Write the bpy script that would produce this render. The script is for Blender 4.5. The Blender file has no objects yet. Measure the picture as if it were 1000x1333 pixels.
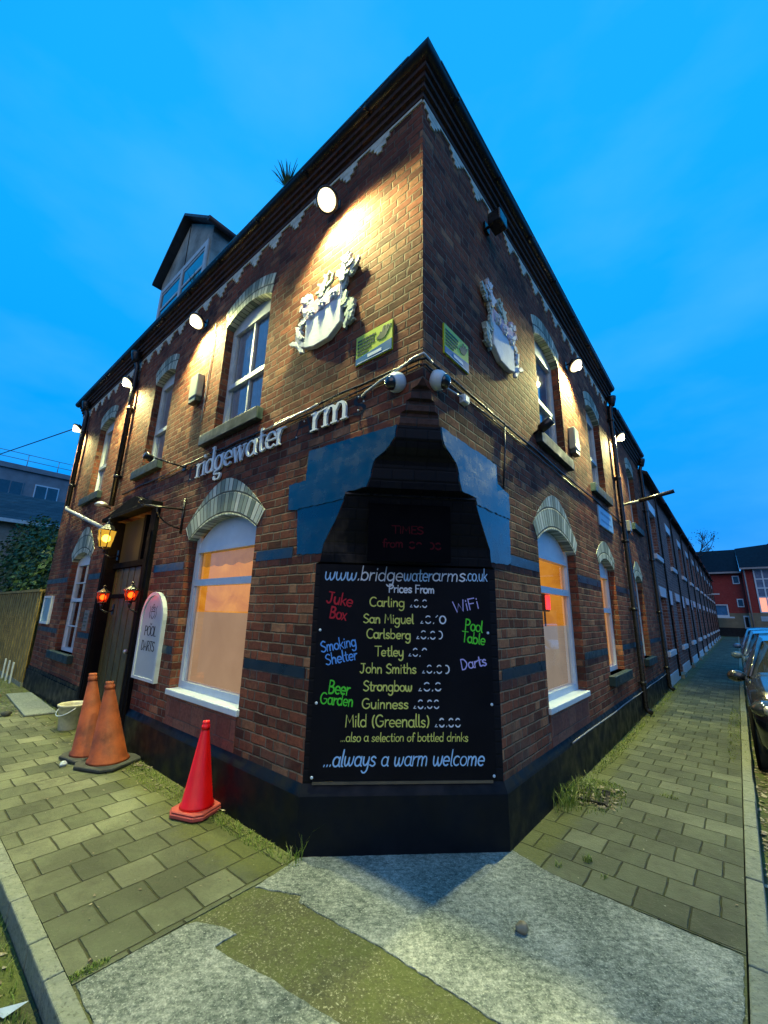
import bpy, bmesh, math, random
from mathutils import Vector, Matrix
random.seed(7)
R = math.radians
scene = bpy.context.scene
COL = scene.collection

# ------------------------------------------------------------------ camera
cd = bpy.data.cameras.new("camera")
cam = bpy.data.objects.new("camera", cd)
COL.objects.link(cam)
Fv = Vector((-0.6275005, 0.74040871, 0.2409109))
Rv = Vector((0.76622412, 0.64219383, 0.02208332))
Uv = Vector((0.13836081, -0.19844904, 0.97029597))
cam.matrix_world = Matrix(((Rv.x, Uv.x, -Fv.x, 1.47426974), (Rv.y, Uv.y, -Fv.y, -2.1337895),
                           (Rv.z, Uv.z, -Fv.z, 1.6), (0, 0, 0, 1)))
cd.sensor_fit = 'HORIZONTAL'
cd.sensor_width = 36.0
cd.lens = 36.0 * 530.86 / 1000.0
cd.clip_start = 0.02
cd.clip_end = 3000
scene.camera = cam

# ------------------------------------------------------------------ view
scene.view_settings.view_transform = 'Standard'
scene.view_settings.look = 'None'
scene.view_settings.exposure = 0.22
scene.view_settings.gamma = 1.0
scene.cycles.sample_clamp_indirect = 4.0
scene.cycles.max_bounces = 6
scene.cycles.caustics_reflective = False
scene.cycles.caustics_refractive = False

# ------------------------------------------------------------------ dusk sky
SUN_EL, SUN_AZ = 38.0, 198.0
world = bpy.data.worlds.new("World")
scene.world = world
world.use_nodes = True
wn = world.node_tree
wn.nodes.clear()
wo = wn.nodes.new('ShaderNodeOutputWorld')
wb = wn.nodes.new('ShaderNodeBackground')
wn.links.new(wb.outputs[0], wo.inputs[0])
sky = wn.nodes.new('ShaderNodeTexSky')
sky.sky_type = 'NISHITA'
sky.sun_disc = False
sky.sun_elevation = R(4.0)
sky.sun_rotation = R(20.0)
sky.ozone_density = 4.0
tc = wn.nodes.new('ShaderNodeTexCoord')
sep = wn.nodes.new('ShaderNodeSeparateXYZ')
wn.links.new(tc.outputs['Generated'], sep.inputs[0])
# twilight colour by height above the horizon
rmp = wn.nodes.new('ShaderNodeValToRGB')
els = rmp.color_ramp.elements
els[0].position = 0.0; els[0].color = (0.008, 0.235, 0.78, 1)
els[1].position = 1.0; els[1].color = (0.012, 0.37, 1.0, 1)
for pos, c in ((0.10, (0.002, 0.265, 0.90, 1)), (0.35, (0.001, 0.320, 1.0, 1)), (0.75, (0.006, 0.375, 1.02, 1))):
    e = els.new(pos); e.color = c
wn.links.new(sep.outputs[2], rmp.inputs[0])
# the dusk side of the sky (ahead) is brighter than the side behind
dot = wn.nodes.new('ShaderNodeVectorMath'); dot.operation = 'DOT_PRODUCT'
wn.links.new(tc.outputs['Generated'], dot.inputs[0])
dot.inputs[1].default_value = (-0.25, 0.93, 0.25)
mr = wn.nodes.new('ShaderNodeMapRange')
mr.inputs['From Min'].default_value = -0.7; mr.inputs['From Max'].default_value = 0.35
mr.inputs['To Min'].default_value = 0.55; mr.inputs['To Max'].default_value = 1.12
wn.links.new(dot.outputs['Value'], mr.inputs['Value'])
# thin streaky cloud
mp = wn.nodes.new('ShaderNodeMapping'); mp.inputs['Scale'].default_value = (1.3, 1.3, 3.2)
mp.inputs['Rotation'].default_value = (0.5, 0.35, 0.3)
wn.links.new(tc.outputs['Generated'], mp.inputs[0])
nz = wn.nodes.new('ShaderNodeTexNoise'); nz.inputs['Scale'].default_value = 1.5
nz.inputs['Detail'].default_value = 6; nz.inputs['Roughness'].default_value = 0.5
wn.links.new(mp.outputs[0], nz.inputs['Vector'])
cr = wn.nodes.new('ShaderNodeMapRange'); cr.inputs['From Min'].default_value = 0.45; cr.inputs['From Max'].default_value = 0.75
cr.inputs['To Max'].default_value = 0.5
wn.links.new(nz.outputs[0], cr.inputs['Value'])
mixc = wn.nodes.new('ShaderNodeMix'); mixc.data_type = 'RGBA'
wn.links.new(cr.outputs[0], mixc.inputs[0]); wn.links.new(rmp.outputs[0], mixc.inputs[6])
mixc.inputs[7].default_value = (0.10, 0.47, 1.0, 1)
mul = wn.nodes.new('ShaderNodeMix'); mul.data_type = 'RGBA'; mul.blend_type = 'MULTIPLY'; mul.inputs[0].default_value = 1
wn.links.new(mixc.outputs[2], mul.inputs[6]); wn.links.new(mr.outputs[0], mul.inputs[7])
skm = wn.nodes.new('ShaderNodeMix'); skm.data_type = 'RGBA'; skm.blend_type = 'ADD'; skm.inputs[0].default_value = 0.006
wn.links.new(mul.outputs[2], skm.inputs[6]); wn.links.new(sky.outputs[0], skm.inputs[7])
wn.links.new(skm.outputs[2], wb.inputs[0])
wb.inputs[1].default_value = 0.90

# ------------------------------------------------------------------ wide warm fill lamp, added behind the camera to brighten the walls
sl = bpy.data.lights.new("fill_sun", 'SUN')
sl.energy = 0.50
sl.color = (1.0, 0.80, 0.62)
sl.angle = R(55)
so = bpy.data.objects.new("fill_sun", sl)
COL.objects.link(so)
sd = Vector((0.45, -0.75, 0.48)).normalized()
so.rotation_euler = sd.to_track_quat('Z', 'Y').to_euler()
so.location = sd * 40

# ================================================================== helpers
def tag(o, label=None, cat=None, group=None, kind=None):
    if label: o['label'] = label
    if cat: o['category'] = cat
    if group: o['group'] = group
    if kind: o['kind'] = kind
    return o

def empty(name, loc=(0, 0, 0), rz=0.0, label=None, cat=None, group=None):
    o = bpy.data.objects.new(name, None)
    COL.objects.link(o)
    o.location = loc; o.rotation_euler = (0, 0, rz)
    o.empty_display_size = 0.1
    return tag(o, label, cat, group)

def obj(name, bm, mat, parent=None, loc=(0, 0, 0), rot=(0, 0, 0), smooth=False):
    me = bpy.data.meshes.new(name)
    bm.normal_update()
    bm.to_mesh(me); bm.free()
    if smooth:
        for f in me.polygons: f.use_smooth = True
    for m in (mat if isinstance(mat, (list, tuple)) else [mat]):
        me.materials.append(m)
    o = bpy.data.objects.new(name, me)
    COL.objects.link(o)
    o.location = loc; o.rotation_euler = rot
    if parent is not None: o.parent = parent
    return o

def kids(o): return [c for c in bpy.data.objects if c.parent == o]

def copy_tree(o, parent=None):
    c = o.copy(); COL.objects.link(c)
    if parent is not None: c.parent = parent
    for ch in list(o.children): copy_tree(ch, c)
    return c

def B(): return bmesh.new()

def box(bm, x0, x1, y0, y1, z0, z1, mi=0, bev=0.0):
    vs = [bm.verts.new(p) for p in ((x0, y0, z0), (x1, y0, z0), (x1, y1, z0), (x0, y1, z0),
                                    (x0, y0, z1), (x1, y0, z1), (x1, y1, z1), (x0, y1, z1))]
    fs = [bm.faces.new([vs[i] for i in q]) for q in
          ((0, 3, 2, 1), (4, 5, 6, 7), (0, 1, 5, 4), (1, 2, 6, 5), (2, 3, 7, 6), (3, 0, 4, 7))]
    for f in fs: f.material_index = mi
    if bev > 0:
        es = list({e for f in fs for e in f.edges})
        bmesh.ops.bevel(bm, geom=es, offset=bev, segments=2, affect='EDGES', profile=0.5)
    return vs

def obox(bm, c, ax, half, mi=0):
    """box at c with axes ax (3 vectors) and half sizes"""
    a, b, d = [Vector(v).normalized() * h for v, h in zip(ax, half)]
    c = Vector(c)
    vs = [bm.verts.new(c + sx * a + sy * b + sz * d) for sz in (-1, 1) for sx, sy in ((-1, -1), (1, -1), (1, 1), (-1, 1))]
    for q in ((0, 3, 2, 1), (4, 5, 6, 7), (0, 1, 5, 4), (1, 2, 6, 5), (2, 3, 7, 6), (3, 0, 4, 7)):
        bm.faces.new([vs[i] for i in q]).material_index = mi
    return vs

def prism(bm, pts, y0, y1, mi=0, caps=(True, True)):
    """polygon (x,z) pts, counter-clockwise seen from -y, between y0 (front) and y1 (back)"""
    a = [bm.verts.new((x, y0, z)) for x, z in pts]
    b = [bm.verts.new((x, y1, z)) for x, z in pts]
    n = len(pts)
    if caps[0]: bm.faces.new(a).material_index = mi
    if caps[1]: bm.faces.new(b[::-1]).material_index = mi
    for i in range(n):
        j = (i + 1) % n
        bm.faces.new((a[j], a[i], b[i], b[j])).material_index = mi
    return a, b

def hprism(bm, pts, z0, z1, mi=0):
    """polygon (x,y) pts ccw from above"""
    a = [bm.verts.new((x, y, z0)) for x, y in pts]
    b = [bm.verts.new((x, y, z1)) for x, y in pts]
    n = len(pts)
    bm.faces.new(b).material_index = mi
    bm.faces.new(a[::-1]).material_index = mi
    for i in range(n):
        j = (i + 1) % n
        bm.faces.new((a[i], a[j], b[j], b[i])).material_index = mi
    return b

def tube(bm, pts, r, seg=8, mi=0, cap=True):
    pts = [Vector(p) for p in pts]
    rings = []
    n = len(pts)
    up = Vector((0, 0, 1))
    prev = None
    for i, p in enumerate(pts):
        if i == 0: d = pts[1] - p
        elif i == n - 1: d = p - pts[i - 1]
        else: d = (pts[i + 1] - p).normalized() + (p - pts[i - 1]).normalized()
        d.normalize()
        if prev is None:
            s = d.cross(up)
            if s.length < 1e-3: s = d.cross(Vector((1, 0, 0)))
        else:
            s = prev - d * prev.dot(d)
        s.normalize(); t = d.cross(s); prev = s
        rr = r[i] if isinstance(r, (list, tuple)) else r
        rings.append([bm.verts.new(p + rr * (math.cos(2 * math.pi * k / seg) * s + math.sin(2 * math.pi * k / seg) * t)) for k in range(seg)])
    for i in range(n - 1):
        for k in range(seg):
            k2 = (k + 1) % seg
            f = bm.faces.new((rings[i][k], rings[i][k2], rings[i + 1][k2], rings[i + 1][k])); f.material_index = mi; f.smooth = True
    if cap:
        bm.faces.new(rings[0][::-1]).material_index = mi
        bm.faces.new(rings[-1]).material_index = mi

def lathe(bm, prof, seg=20, c=(0, 0, 0), mi=0, M=None, smooth=True):
    """prof: (r,z) list bottom to top"""
    rings = []
    for r, z in prof:
        ring = []
        for k in range(seg):
            a = 2 * math.pi * k / seg
            v = Vector((max(r, 1e-4) * math.cos(a), max(r, 1e-4) * math.sin(a), z))
            if M is not None: v = M @ v
            ring.append(bm.verts.new(v + Vector(c)))
        rings.append(ring)
    for i in range(len(rings) - 1):
        for k in range(seg):
            k2 = (k + 1) % seg
            f = bm.faces.new((rings[i][k], rings[i][k2], rings[i + 1][k2], rings[i + 1][k])); f.material_index = mi; f.smooth = smooth
    bm.faces.new(rings[0][::-1]).material_index = mi
    bm.faces.new(rings[-1]).material_index = mi

def ball(bm, c, r, seg=12, mi=0, sc=(1, 1, 1), M=None):
    n0 = len(bm.verts)
    ret = bmesh.ops.create_uvsphere(bm, u_segments=seg, v_segments=max(6, seg // 2), radius=1.0)
    m = Matrix.Translation(Vector(c)) @ (M.to_4x4() if M is not None else Matrix.Identity(4)) @ Matrix.Diagonal((r * sc[0], r * sc[1], r * sc[2], 1))
    for v in ret['verts']: v.co = m @ v.co
    for f in {f for v in ret['verts'] for f in v.link_faces}:
        f.material_index = mi; f.smooth = True

# ================================================================== materials
class Mat:
    def __init__(s, name):
        s.m = bpy.data.materials.new(name); s.m.use_nodes = True
        s.t = s.m.node_tree; s.n = s.t.nodes; s.l = s.t.links
        s.b = s.n['Principled BSDF']; s.out = s.n['Material Output']
        s._tc = None
    def set(s, k, v):
        inp = s.b.inputs[k]
        if hasattr(v, 'is_linked'): s.l.new(v, inp)
        elif isinstance(v, (tuple, list)) and len(v) == 3 and inp.type == 'RGBA': inp.default_value = (*v, 1)
        else: inp.default_value = v
        return s
    def _in(s, inp, v):
        if hasattr(v, 'is_linked'): s.l.new(v, inp)
        elif isinstance(v, (tuple, list)) and inp.type == 'RGBA' and len(v) == 3: inp.default_value = (*v, 1)
        else: inp.default_value = v
    def co(s):
        if s._tc is None: s._tc = s.n.new('ShaderNodeTexCoord').outputs['Object']
        return s._tc
    def xyz(s, v=None):
        q = s.n.new('ShaderNodeSeparateXYZ'); s._in(q.inputs[0], v or s.co()); return q.outputs
    def comb(s, x, y, z=0.0):
        q = s.n.new('ShaderNodeCombineXYZ')
        for i, a in enumerate((x, y, z)): s._in(q.inputs[i], a)
        return q.outputs[0]
    def ma(s, op, a, b=0.0, c=0.0):
        q = s.n.new('ShaderNodeMath'); q.operation = op
        s._in(q.inputs[0], a); s._in(q.inputs[1], b)
        if len(q.inputs) > 2: s._in(q.inputs[2], c)
        return q.outputs[0]
    def noise(s, scale, detail=4, rough=0.55, vec=None, color=False, dist=0.0):
        q = s.n.new('ShaderNodeTexNoise'); q.inputs['Scale'].default_value = scale
        q.inputs['Detail'].default_value = detail; q.inputs['Roughness'].default_value = rough
        q.inputs['Distortion'].default_value = dist
        s._in(q.inputs['Vector'], vec if vec is not None else s.co())
        return q.outputs['Color' if color else 0]
    def white(s, vec):
        q = s.n.new('ShaderNodeTexWhiteNoise'); q.noise_dimensions = '3D'; s._in(q.inputs['Vector'], vec); return q.outputs
    def voro(s, scale, vec=None, feature='F1', rnd=1.0):
        q = s.n.new('ShaderNodeTexVoronoi'); q.feature = feature; q.inputs['Scale'].default_value = scale
        s._in(q.inputs['Vector'], vec if vec is not None else s.co()); return q.outputs
    def rng(s, v, a, b, c=0.0, d=1.0):
        q = s.n.new('ShaderNodeMapRange'); s._in(q.inputs[0], v)
        for i, k in enumerate((a, b, c, d)): s._in(q.inputs[1 + i], k)
        return q.outputs[0]
    def ramp(s, f, stops, const=False):
        q = s.n.new('ShaderNodeValToRGB'); e = q.color_ramp.elements
        if const: q.color_ramp.interpolation = 'CONSTANT'
        while len(e) > 1: e.remove(e[-1])
        e[0].position = stops[0][0]; e[0].color = (*stops[0][1], 1)
        for p, c in stops[1:]:
            k = e.new(p); k.color = (*c, 1)
        s._in(q.inputs[0], f); return q.outputs[0]
    def mix(s, f, a, b, blend='MIX'):
        q = s.n.new('ShaderNodeMix'); q.data_type = 'RGBA'; q.blend_type = blend
        s._in(q.inputs[0], f); s._in(q.inputs[6], a); s._in(q.inputs[7], b); return q.outputs[2]
    def bump(s, h, strength=0.5, dist=0.01):
        q = s.n.new('ShaderNodeBump'); q.inputs['Strength'].default_value = strength
        q.inputs['Distance'].default_value = dist; s._in(q.inputs['Height'], h)
        s.l.new(q.outputs[0], s.b.inputs['Normal']); return s

def plain(name, col, rough=0.6, var=0.25, scale=6.0, bump=0.0, spec=0.5, metal=0.0, coat=0.0, bscale=40):
    m = Mat(name)
    n = m.noise(scale, 5, 0.6)
    d = tuple(c * (1 - var) for c in col); u = tuple(min(1, c * (1 + var)) for c in col)
    m.set('Base Color', m.ramp(n, [(0.3, d), (0.7, u)]))
    m.set('Roughness', m.rng(m.noise(scale * 2.3, 3), 0.3, 0.7, max(0, rough - 0.08), min(1, rough + 0.1)))
    m.set('Specular IOR Level', spec); m.set('Metallic', metal)
    if coat: m.set('Coat Weight', coat)
    if bump: m.bump(m.noise(bscale, 4), bump, 0.01)
    return m.m

def cells(m, u, v, L, h, joint, header=0, rnd=0.0, soft=0.004):
    """brick / slab cells: returns (mask 0 joint..1 face, id outputs)"""
    vv = m.ma('DIVIDE', v, h); row = m.ma('FLOOR', vv); fv = m.ma('FRACT', vv)
    par = m.ma('MODULO', m.ma('ABSOLUTE', row), 2.0)
    off = m.ma('MULTIPLY', par, 0.5)
    if rnd: off = m.ma('ADD', off, m.ma('MULTIPLY', m.white(m.comb(row, 3.7, 1.0))[0], rnd))
    if header == 'flemish':
        P = L * 1.5
        uu = m.ma('ADD', m.ma('DIVIDE', u, P), off)
        t = m.ma('FRACT', uu); inH = m.ma('GREATER_THAN', t, 0.667)
        d1 = m.ma('ABSOLUTE', m.ma('SUBTRACT', t, 0.667))
        du = m.ma('MULTIPLY', m.ma('MINIMUM', m.ma('MINIMUM', t, m.ma('SUBTRACT', 1.0, t)), d1), P)
        dv = m.ma('MULTIPLY', m.ma('MINIMUM', fv, m.ma('SUBTRACT', 1.0, fv)), h)
        d = m.ma('MINIMUM', du, dv)
        col = m.ma('ADD', m.ma('MULTIPLY', m.ma('FLOOR', uu), 2.0), inH)
        return m.rng(d, joint * 0.5 - soft * 0.5, joint * 0.5 + soft), m.white(m.comb(col, row, 0.31)), d
    if header:
        isH = m.ma('LESS_THAN', m.ma('MODULO', m.ma('ABSOLUTE', row), float(header)), 0.5)
        Lr = m.ma('SUBTRACT', L, m.ma('MULTIPLY', isH, L * 0.5))
    else:
        Lr = L
    uu = m.ma('ADD', m.ma('DIVIDE', u, Lr), off)
    col = m.ma('FLOOR', uu); fu = m.ma('FRACT', uu)
    du = m.ma('MULTIPLY', m.ma('MINIMUM', fu, m.ma('SUBTRACT', 1.0, fu)), Lr)
    dv = m.ma('MULTIPLY', m.ma('MINIMUM', fv, m.ma('SUBTRACT', 1.0, fv)), h)
    d = m.ma('MINIMUM', du, dv)
    mask = m.rng(d, joint * 0.5 - soft * 0.5, joint * 0.5 + soft)
    return mask, m.white(m.comb(col, row, 0.31)), d

def brick(name, stops, mortar, L=0.235, h=0.0855, joint=0.011, header=4, bump=0.9, rough=0.78, spec=0.35, soot=0.5, wob=0.012, soot_scale=0.9):
    m = Mat(name)
    x, y, z = m.xyz()
    wv = m.noise(5.0, 3, 0.6, color=True)
    wx, wy, wz = m.xyz(wv)
    u = m.ma('ADD', m.ma('ADD', x, y), m.ma('MULTIPLY', m.ma('SUBTRACT', wx, 0.5), wob))
    v = m.ma('ADD', z, m.ma('MULTIPLY', m.ma('SUBTRACT', wy, 0.5), wob))
    mask, idn, d = cells(m, u, v, L, h, joint, header, 0.12)
    fine = m.noise(30, 6, 0.75)
    mid = m.noise(9, 5, 0.65)
    base = m.ramp(m.ma('ADD', m.ma('MULTIPLY', idn[0], 0.75), m.ma('MULTIPLY', mid, 0.25)), stops)
    base = m.mix(m.rng(fine, 0.42, 0.68, 0.0, 0.75), base, m.mix(0.6, base, (0.02, 0.013, 0.01)))
    mo = m.mix(m.rng(mid, 0.35, 0.65), mortar, tuple(c * 0.35 for c in mortar))
    # old repairs: patches where the pointing was smeared over
    col = m.mix(mask, mo, base)
    big = m.noise(soot_scale, 5, 0.6, dist=0.4)
    col = m.mix(m.rng(big, 0.45, 0.7, 0.0, soot), col, (0.028, 0.022, 0.02))
    pat = m.rng(m.noise(1.7, 4, 0.6, vec=m.comb(u, v, 5.0)), 0.6, 0.72, 0.0, 0.35)
    col = m.mix(pat, col, m.mix(0.55, col, (0.30, 0.22, 0.16)))
    m.set('Base Color', col)
    m.set('Roughness', m.rng(fine, 0.3, 0.7, rough - 0.15, rough + 0.12)); m.set('Specular IOR Level', spec)
    ht = m.ma('ADD', m.ma('MULTIPLY', mask, m.rng(idn[0], 0, 1, 0.75, 1.0)), m.ma('ADD', m.ma('MULTIPLY', fine, 0.35), m.ma('MULTIPLY', mid, 0.25)))
    m.bump(ht, bump, 0.012)
    return m.m

BR = [(0.0, (0.035, 0.018, 0.015)), (0.18, (0.12, 0.038, 0.024)), (0.38, (0.23, 0.070, 0.040)), (0.56, (0.30, 0.092, 0.048)), (0.70, (0.18, 0.060, 0.038)), (0.83, (0.36, 0.15, 0.075)), (0.93, (0.44, 0.24, 0.13)), (1.0, (0.09, 0.05, 0.04))]
M_brick = brick("pub_brick", BR, (0.26, 0.205, 0.15), L=0.205, h=0.0790, header="flemish", bump=1.0, soot=0.75, wob=0.020, soot_scale=1.3, rough=0.9, spec=0.15, joint=0.010)
M_brick_red = brick("red_infill_brick", [(0, (0.17, 0.05, 0.03)), (0.5, (0.25, 0.08, 0.05)), (1, (0.30, 0.12, 0.07))], (0.15, 0.10, 0.08), L=0.24, h=0.17, joint=0.006, header=0, bump=0.35, soot=0.3)
M_brick_terr = brick("terrace_brick", [(0, (0.13, 0.055, 0.040)), (0.5, (0.24, 0.095, 0.065)), (1, (0.32, 0.15, 0.10))], (0.42, 0.36, 0.32), joint=0.013, header=0, soot=0.3)
M_brick_end = brick("bright_red_brick", [(0, (0.34, 0.028, 0.022)), (0.5, (0.42, 0.036, 0.028)), (1, (0.46, 0.05, 0.035))], (0.25, 0.12, 0.1), joint=0.012, header=0, soot=0.1)
M_blackbrick = brick("black_painted_brick", [(0, (0.004, 0.005, 0.008)), (1, (0.007, 0.009, 0.013))], (0.005, 0.006, 0.009), bump=0.3, rough=0.5, spec=0.15, soot=0.0)
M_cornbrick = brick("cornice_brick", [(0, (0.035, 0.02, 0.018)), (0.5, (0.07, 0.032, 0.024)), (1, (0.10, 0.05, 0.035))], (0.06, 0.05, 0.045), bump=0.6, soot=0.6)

def gloss_paint(name, col, rough=0.22, coat=1.0, ior=1.75, bump=0.25):
    m = Mat(name)
    n = m.noise(3.0, 5, 0.6)
    m.set('Base Color', m.ramp(n, [(0.3, tuple(c * 0.7 for c in col)), (0.7, tuple(c * 1.3 for c in col))]))
    m.set('Roughness', m.rng(m.noise(7, 4), 0.3, 0.7, rough * 0.6, rough * 1.6)); m.set('IOR', ior)
    m.set('Coat Weight', coat); m.set('Coat Roughness', rough * 0.5)
    x, y, z = m.xyz()
    st = m.noise(2.2, 4, 0.6, vec=m.comb(x, y, m.ma('MULTIPLY', z, 4.0)))
    m.bump(m.ma('ADD', st, m.ma('MULTIPLY', m.noise(30, 3), 0.25)), bump, 0.012)
    return m.m
M_bluepaint = gloss_paint("glossy_dark_paint", (0.001, 0.022, 0.042), coat=0.55, ior=1.6)
M_plinth = gloss_paint("plinth_paint", (0.0015, 0.004, 0.007), rough=0.5, coat=0.06, ior=1.28, bump=0.10)
M_band = gloss_paint("band_paint", (0.008, 0.022, 0.034), rough=0.35, coat=0.4, ior=1.5)
M_sillpaint = gloss_paint("sill_paint", (0.004, 0.022, 0.028), rough=0.6, coat=0.05, ior=1.5)
M_black = plain("black_painted_metal", (0.012, 0.012, 0.013), 0.3, 0.3, 8, 0.15)
M_blackmatt = plain("black_timber", (0.006, 0.006, 0.007), 0.8, 0.3, 6, 0.2, spec=0.05)
M_board = plain("chalkboard_black", (0.005, 0.005, 0.007), 0.5, 0.3, 3, 0.05, spec=0.12)
M_white = plain("white_plastic", (0.62, 0.70, 0.74), 0.35, 0.08, 4, 0.03)
M_whitewood = plain("white_painted_wood", (0.55, 0.62, 0.62), 0.5, 0.15, 7, 0.2)
M_grey = plain("grey_plastic_pipe", (0.22, 0.23, 0.25), 0.35, 0.15, 6)
M_slate = plain("roof_slate", (0.035, 0.04, 0.05), 0.6, 0.4, 5, 0.4)
M_lead = plain("lead_flashing", (0.10, 0.12, 0.13), 0.5, 0.3, 5, 0.2)
M_galv = plain("galvanised_conduit", (0.45, 0.47, 0.48), 0.35, 0.2, 12, metal=0.6)

def voussoir_mat():
    m = Mat("pale_arch_brick")
    x, y, z = m.xyz()
    ang = m.ma('ARCTAN2', x, m.ma('ADD', z, 1.1))
    k = m.ma('MULTIPLY', ang, 19.0)
    row = m.ma('FLOOR', m.ma('MULTIPLY', m.ma('ADD', z, m.ma('MULTIPLY', m.ma('MULTIPLY', x, x), 0.45)), 4.4))
    k = m.ma('ADD', k, m.ma('MULTIPLY', row, 0.5))
    idn = m.white(m.comb(m.ma('FLOOR', k), row, 0.7))[0]
    f = m.ma('FRACT', k); e = m.rng(m.ma('MINIMUM', f, m.ma('SUBTRACT', 1.0, f)), 0.04, 0.13)
    zz = m.ma('FRACT', m.ma('MULTIPLY', m.ma('ADD', z, m.ma('MULTIPLY', m.ma('MULTIPLY', x, x), 0.45)), 4.4))
    e2 = m.rng(m.ma('MINIMUM', zz, m.ma('SUBTRACT', 1.0, zz)), 0.02, 0.06)
    e = m.ma('MINIMUM', e, e2)
    n = m.noise(14, 5, 0.65)
    c = m.ramp(m.ma('ADD', m.ma('MULTIPLY', idn, 0.8), m.ma('MULTIPLY', n, 0.2)), [(0.1, (0.15, 0.20, 0.15)), (0.5, (0.44, 0.50, 0.38)), (0.9, (0.66, 0.68, 0.54))])
    c = m.mix(e, (0.06, 0.075, 0.06), c)
    m.set('Base Color', c); m.set('Roughness', 0.75)
    m.bump(m.ma('ADD', e, m.ma('MULTIPLY', n, 0.4)), 0.7, 0.01)
    return m.m
M_arch = voussoir_mat()
M_cream = plain("cream_glazed_brick", (0.60, 0.62, 0.50), 0.6, 0.3, 14, 0.3)

def glass(name, tint=(0.9, 0.95, 1.0), refl=1.0, rough=0.03):
    m = Mat(name)
    m.n.remove(m.b)
    tr = m.n.new('ShaderNodeBsdfTransparent'); tr.inputs[0].default_value = (*tint, 1)
    gl = m.n.new('ShaderNodeBsdfGlossy'); gl.inputs[1].default_value = rough
    gl.inputs[0].default_value = (1, 1, 1, 1)
    fr = m.n.new('ShaderNodeFresnel'); fr.inputs[0].default_value = 1.5
    mx = m.n.new('ShaderNodeMixShader')
    m.l.new(m.ma('MULTIPLY', fr.outputs[0], 1.6 * refl), mx.inputs[0])
    m.l.new(tr.outputs[0], mx.inputs[1]); m.l.new(gl.outputs[0], mx.inputs[2]); m.l.new(mx.outputs[0], m.out.inputs[0])
    return m.m
M_glass = glass("window_glass")

def lit_wall(name, a, b, st, scale=2.0):
    m = Mat(name)
    n = m.noise(scale, 5, 0.6, dist=0.6)
    c = m.ramp(n, [(0.25, a), (0.75, b)])
    m.set('Base Color', m.mix(0.85, c, (0, 0, 0))); m.set('Roughness', 0.8)
    m.set('Emission Color', c); m.set('Emission Strength', st)
    return m.m
M_room = lit_wall("warm_lit_room", (0.46, 0.14, 0.010), (0.86, 0.36, 0.035), 0.95, 3.0)
M_roomdim = lit_wall("dim_lit_room", (0.10, 0.035, 0.008), (0.30, 0.11, 0.02), 0.9, 3.0)
M_frost = lit_wall("frosted_glass_film", (0.33, 0.185, 0.095), (0.44, 0.26, 0.14), 0.95, 1.2)
M_frostpale = lit_wall("pale_frosted_film", (0.27, 0.21, 0.16), (0.42, 0.32, 0.23), 0.9, 1.2)
M_dark = plain("dark_room", (0.012, 0.014, 0.016), 0.9, 0.3, 3)
def net(name, col, tr=0.6):
    m = Mat(name); c = m.ramp(m.noise(10, 4), [(0.3, tuple(v * .88 for v in col)), (0.7, tuple(min(1, v * 1.1) for v in col))])
    m.set('Base Color', c); m.set('Roughness', 0.9)
    t = m.n.new('ShaderNodeBsdfTranslucent'); m.l.new(c, t.inputs[0])
    x = m.n.new('ShaderNodeMixShader'); x.inputs[0].default_value = tr
    m.l.new(m.b.outputs[0], x.inputs[1]); m.l.new(t.outputs[0], x.inputs[2]); m.l.new(x.outputs[0], m.out.inputs[0]); return m.m
M_curtain = net("net_curtain", (0.82, 0.88, 0.90), 0.12)

def emis(name, col, st):
    m = Mat(name); m.set('Base Color', (0.8, 0.8, 0.8)); m.set('Emission Color', col); m.set('Emission Strength', st); return m.m
M_lamp = emis("flood_lens", (1.0, 0.93, 0.70), 30.0)
M_lampglass = emis("flood_dome", (1.0, 0.86, 0.46), 1.9)
M_yellow = emis("amber_lantern_glass", (1.0, 0.55, 0.06), 1.6)
M_bulb = emis("amber_bulb", (1.0, 0.80, 0.40), 30.0)
M_redglass = emis("red_lantern_glass", (1.0, 0.05, 0.01), 0.9)
M_redbulb = emis("red_bulb", (1.0, 0.42, 0.14), 26.0)

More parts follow.
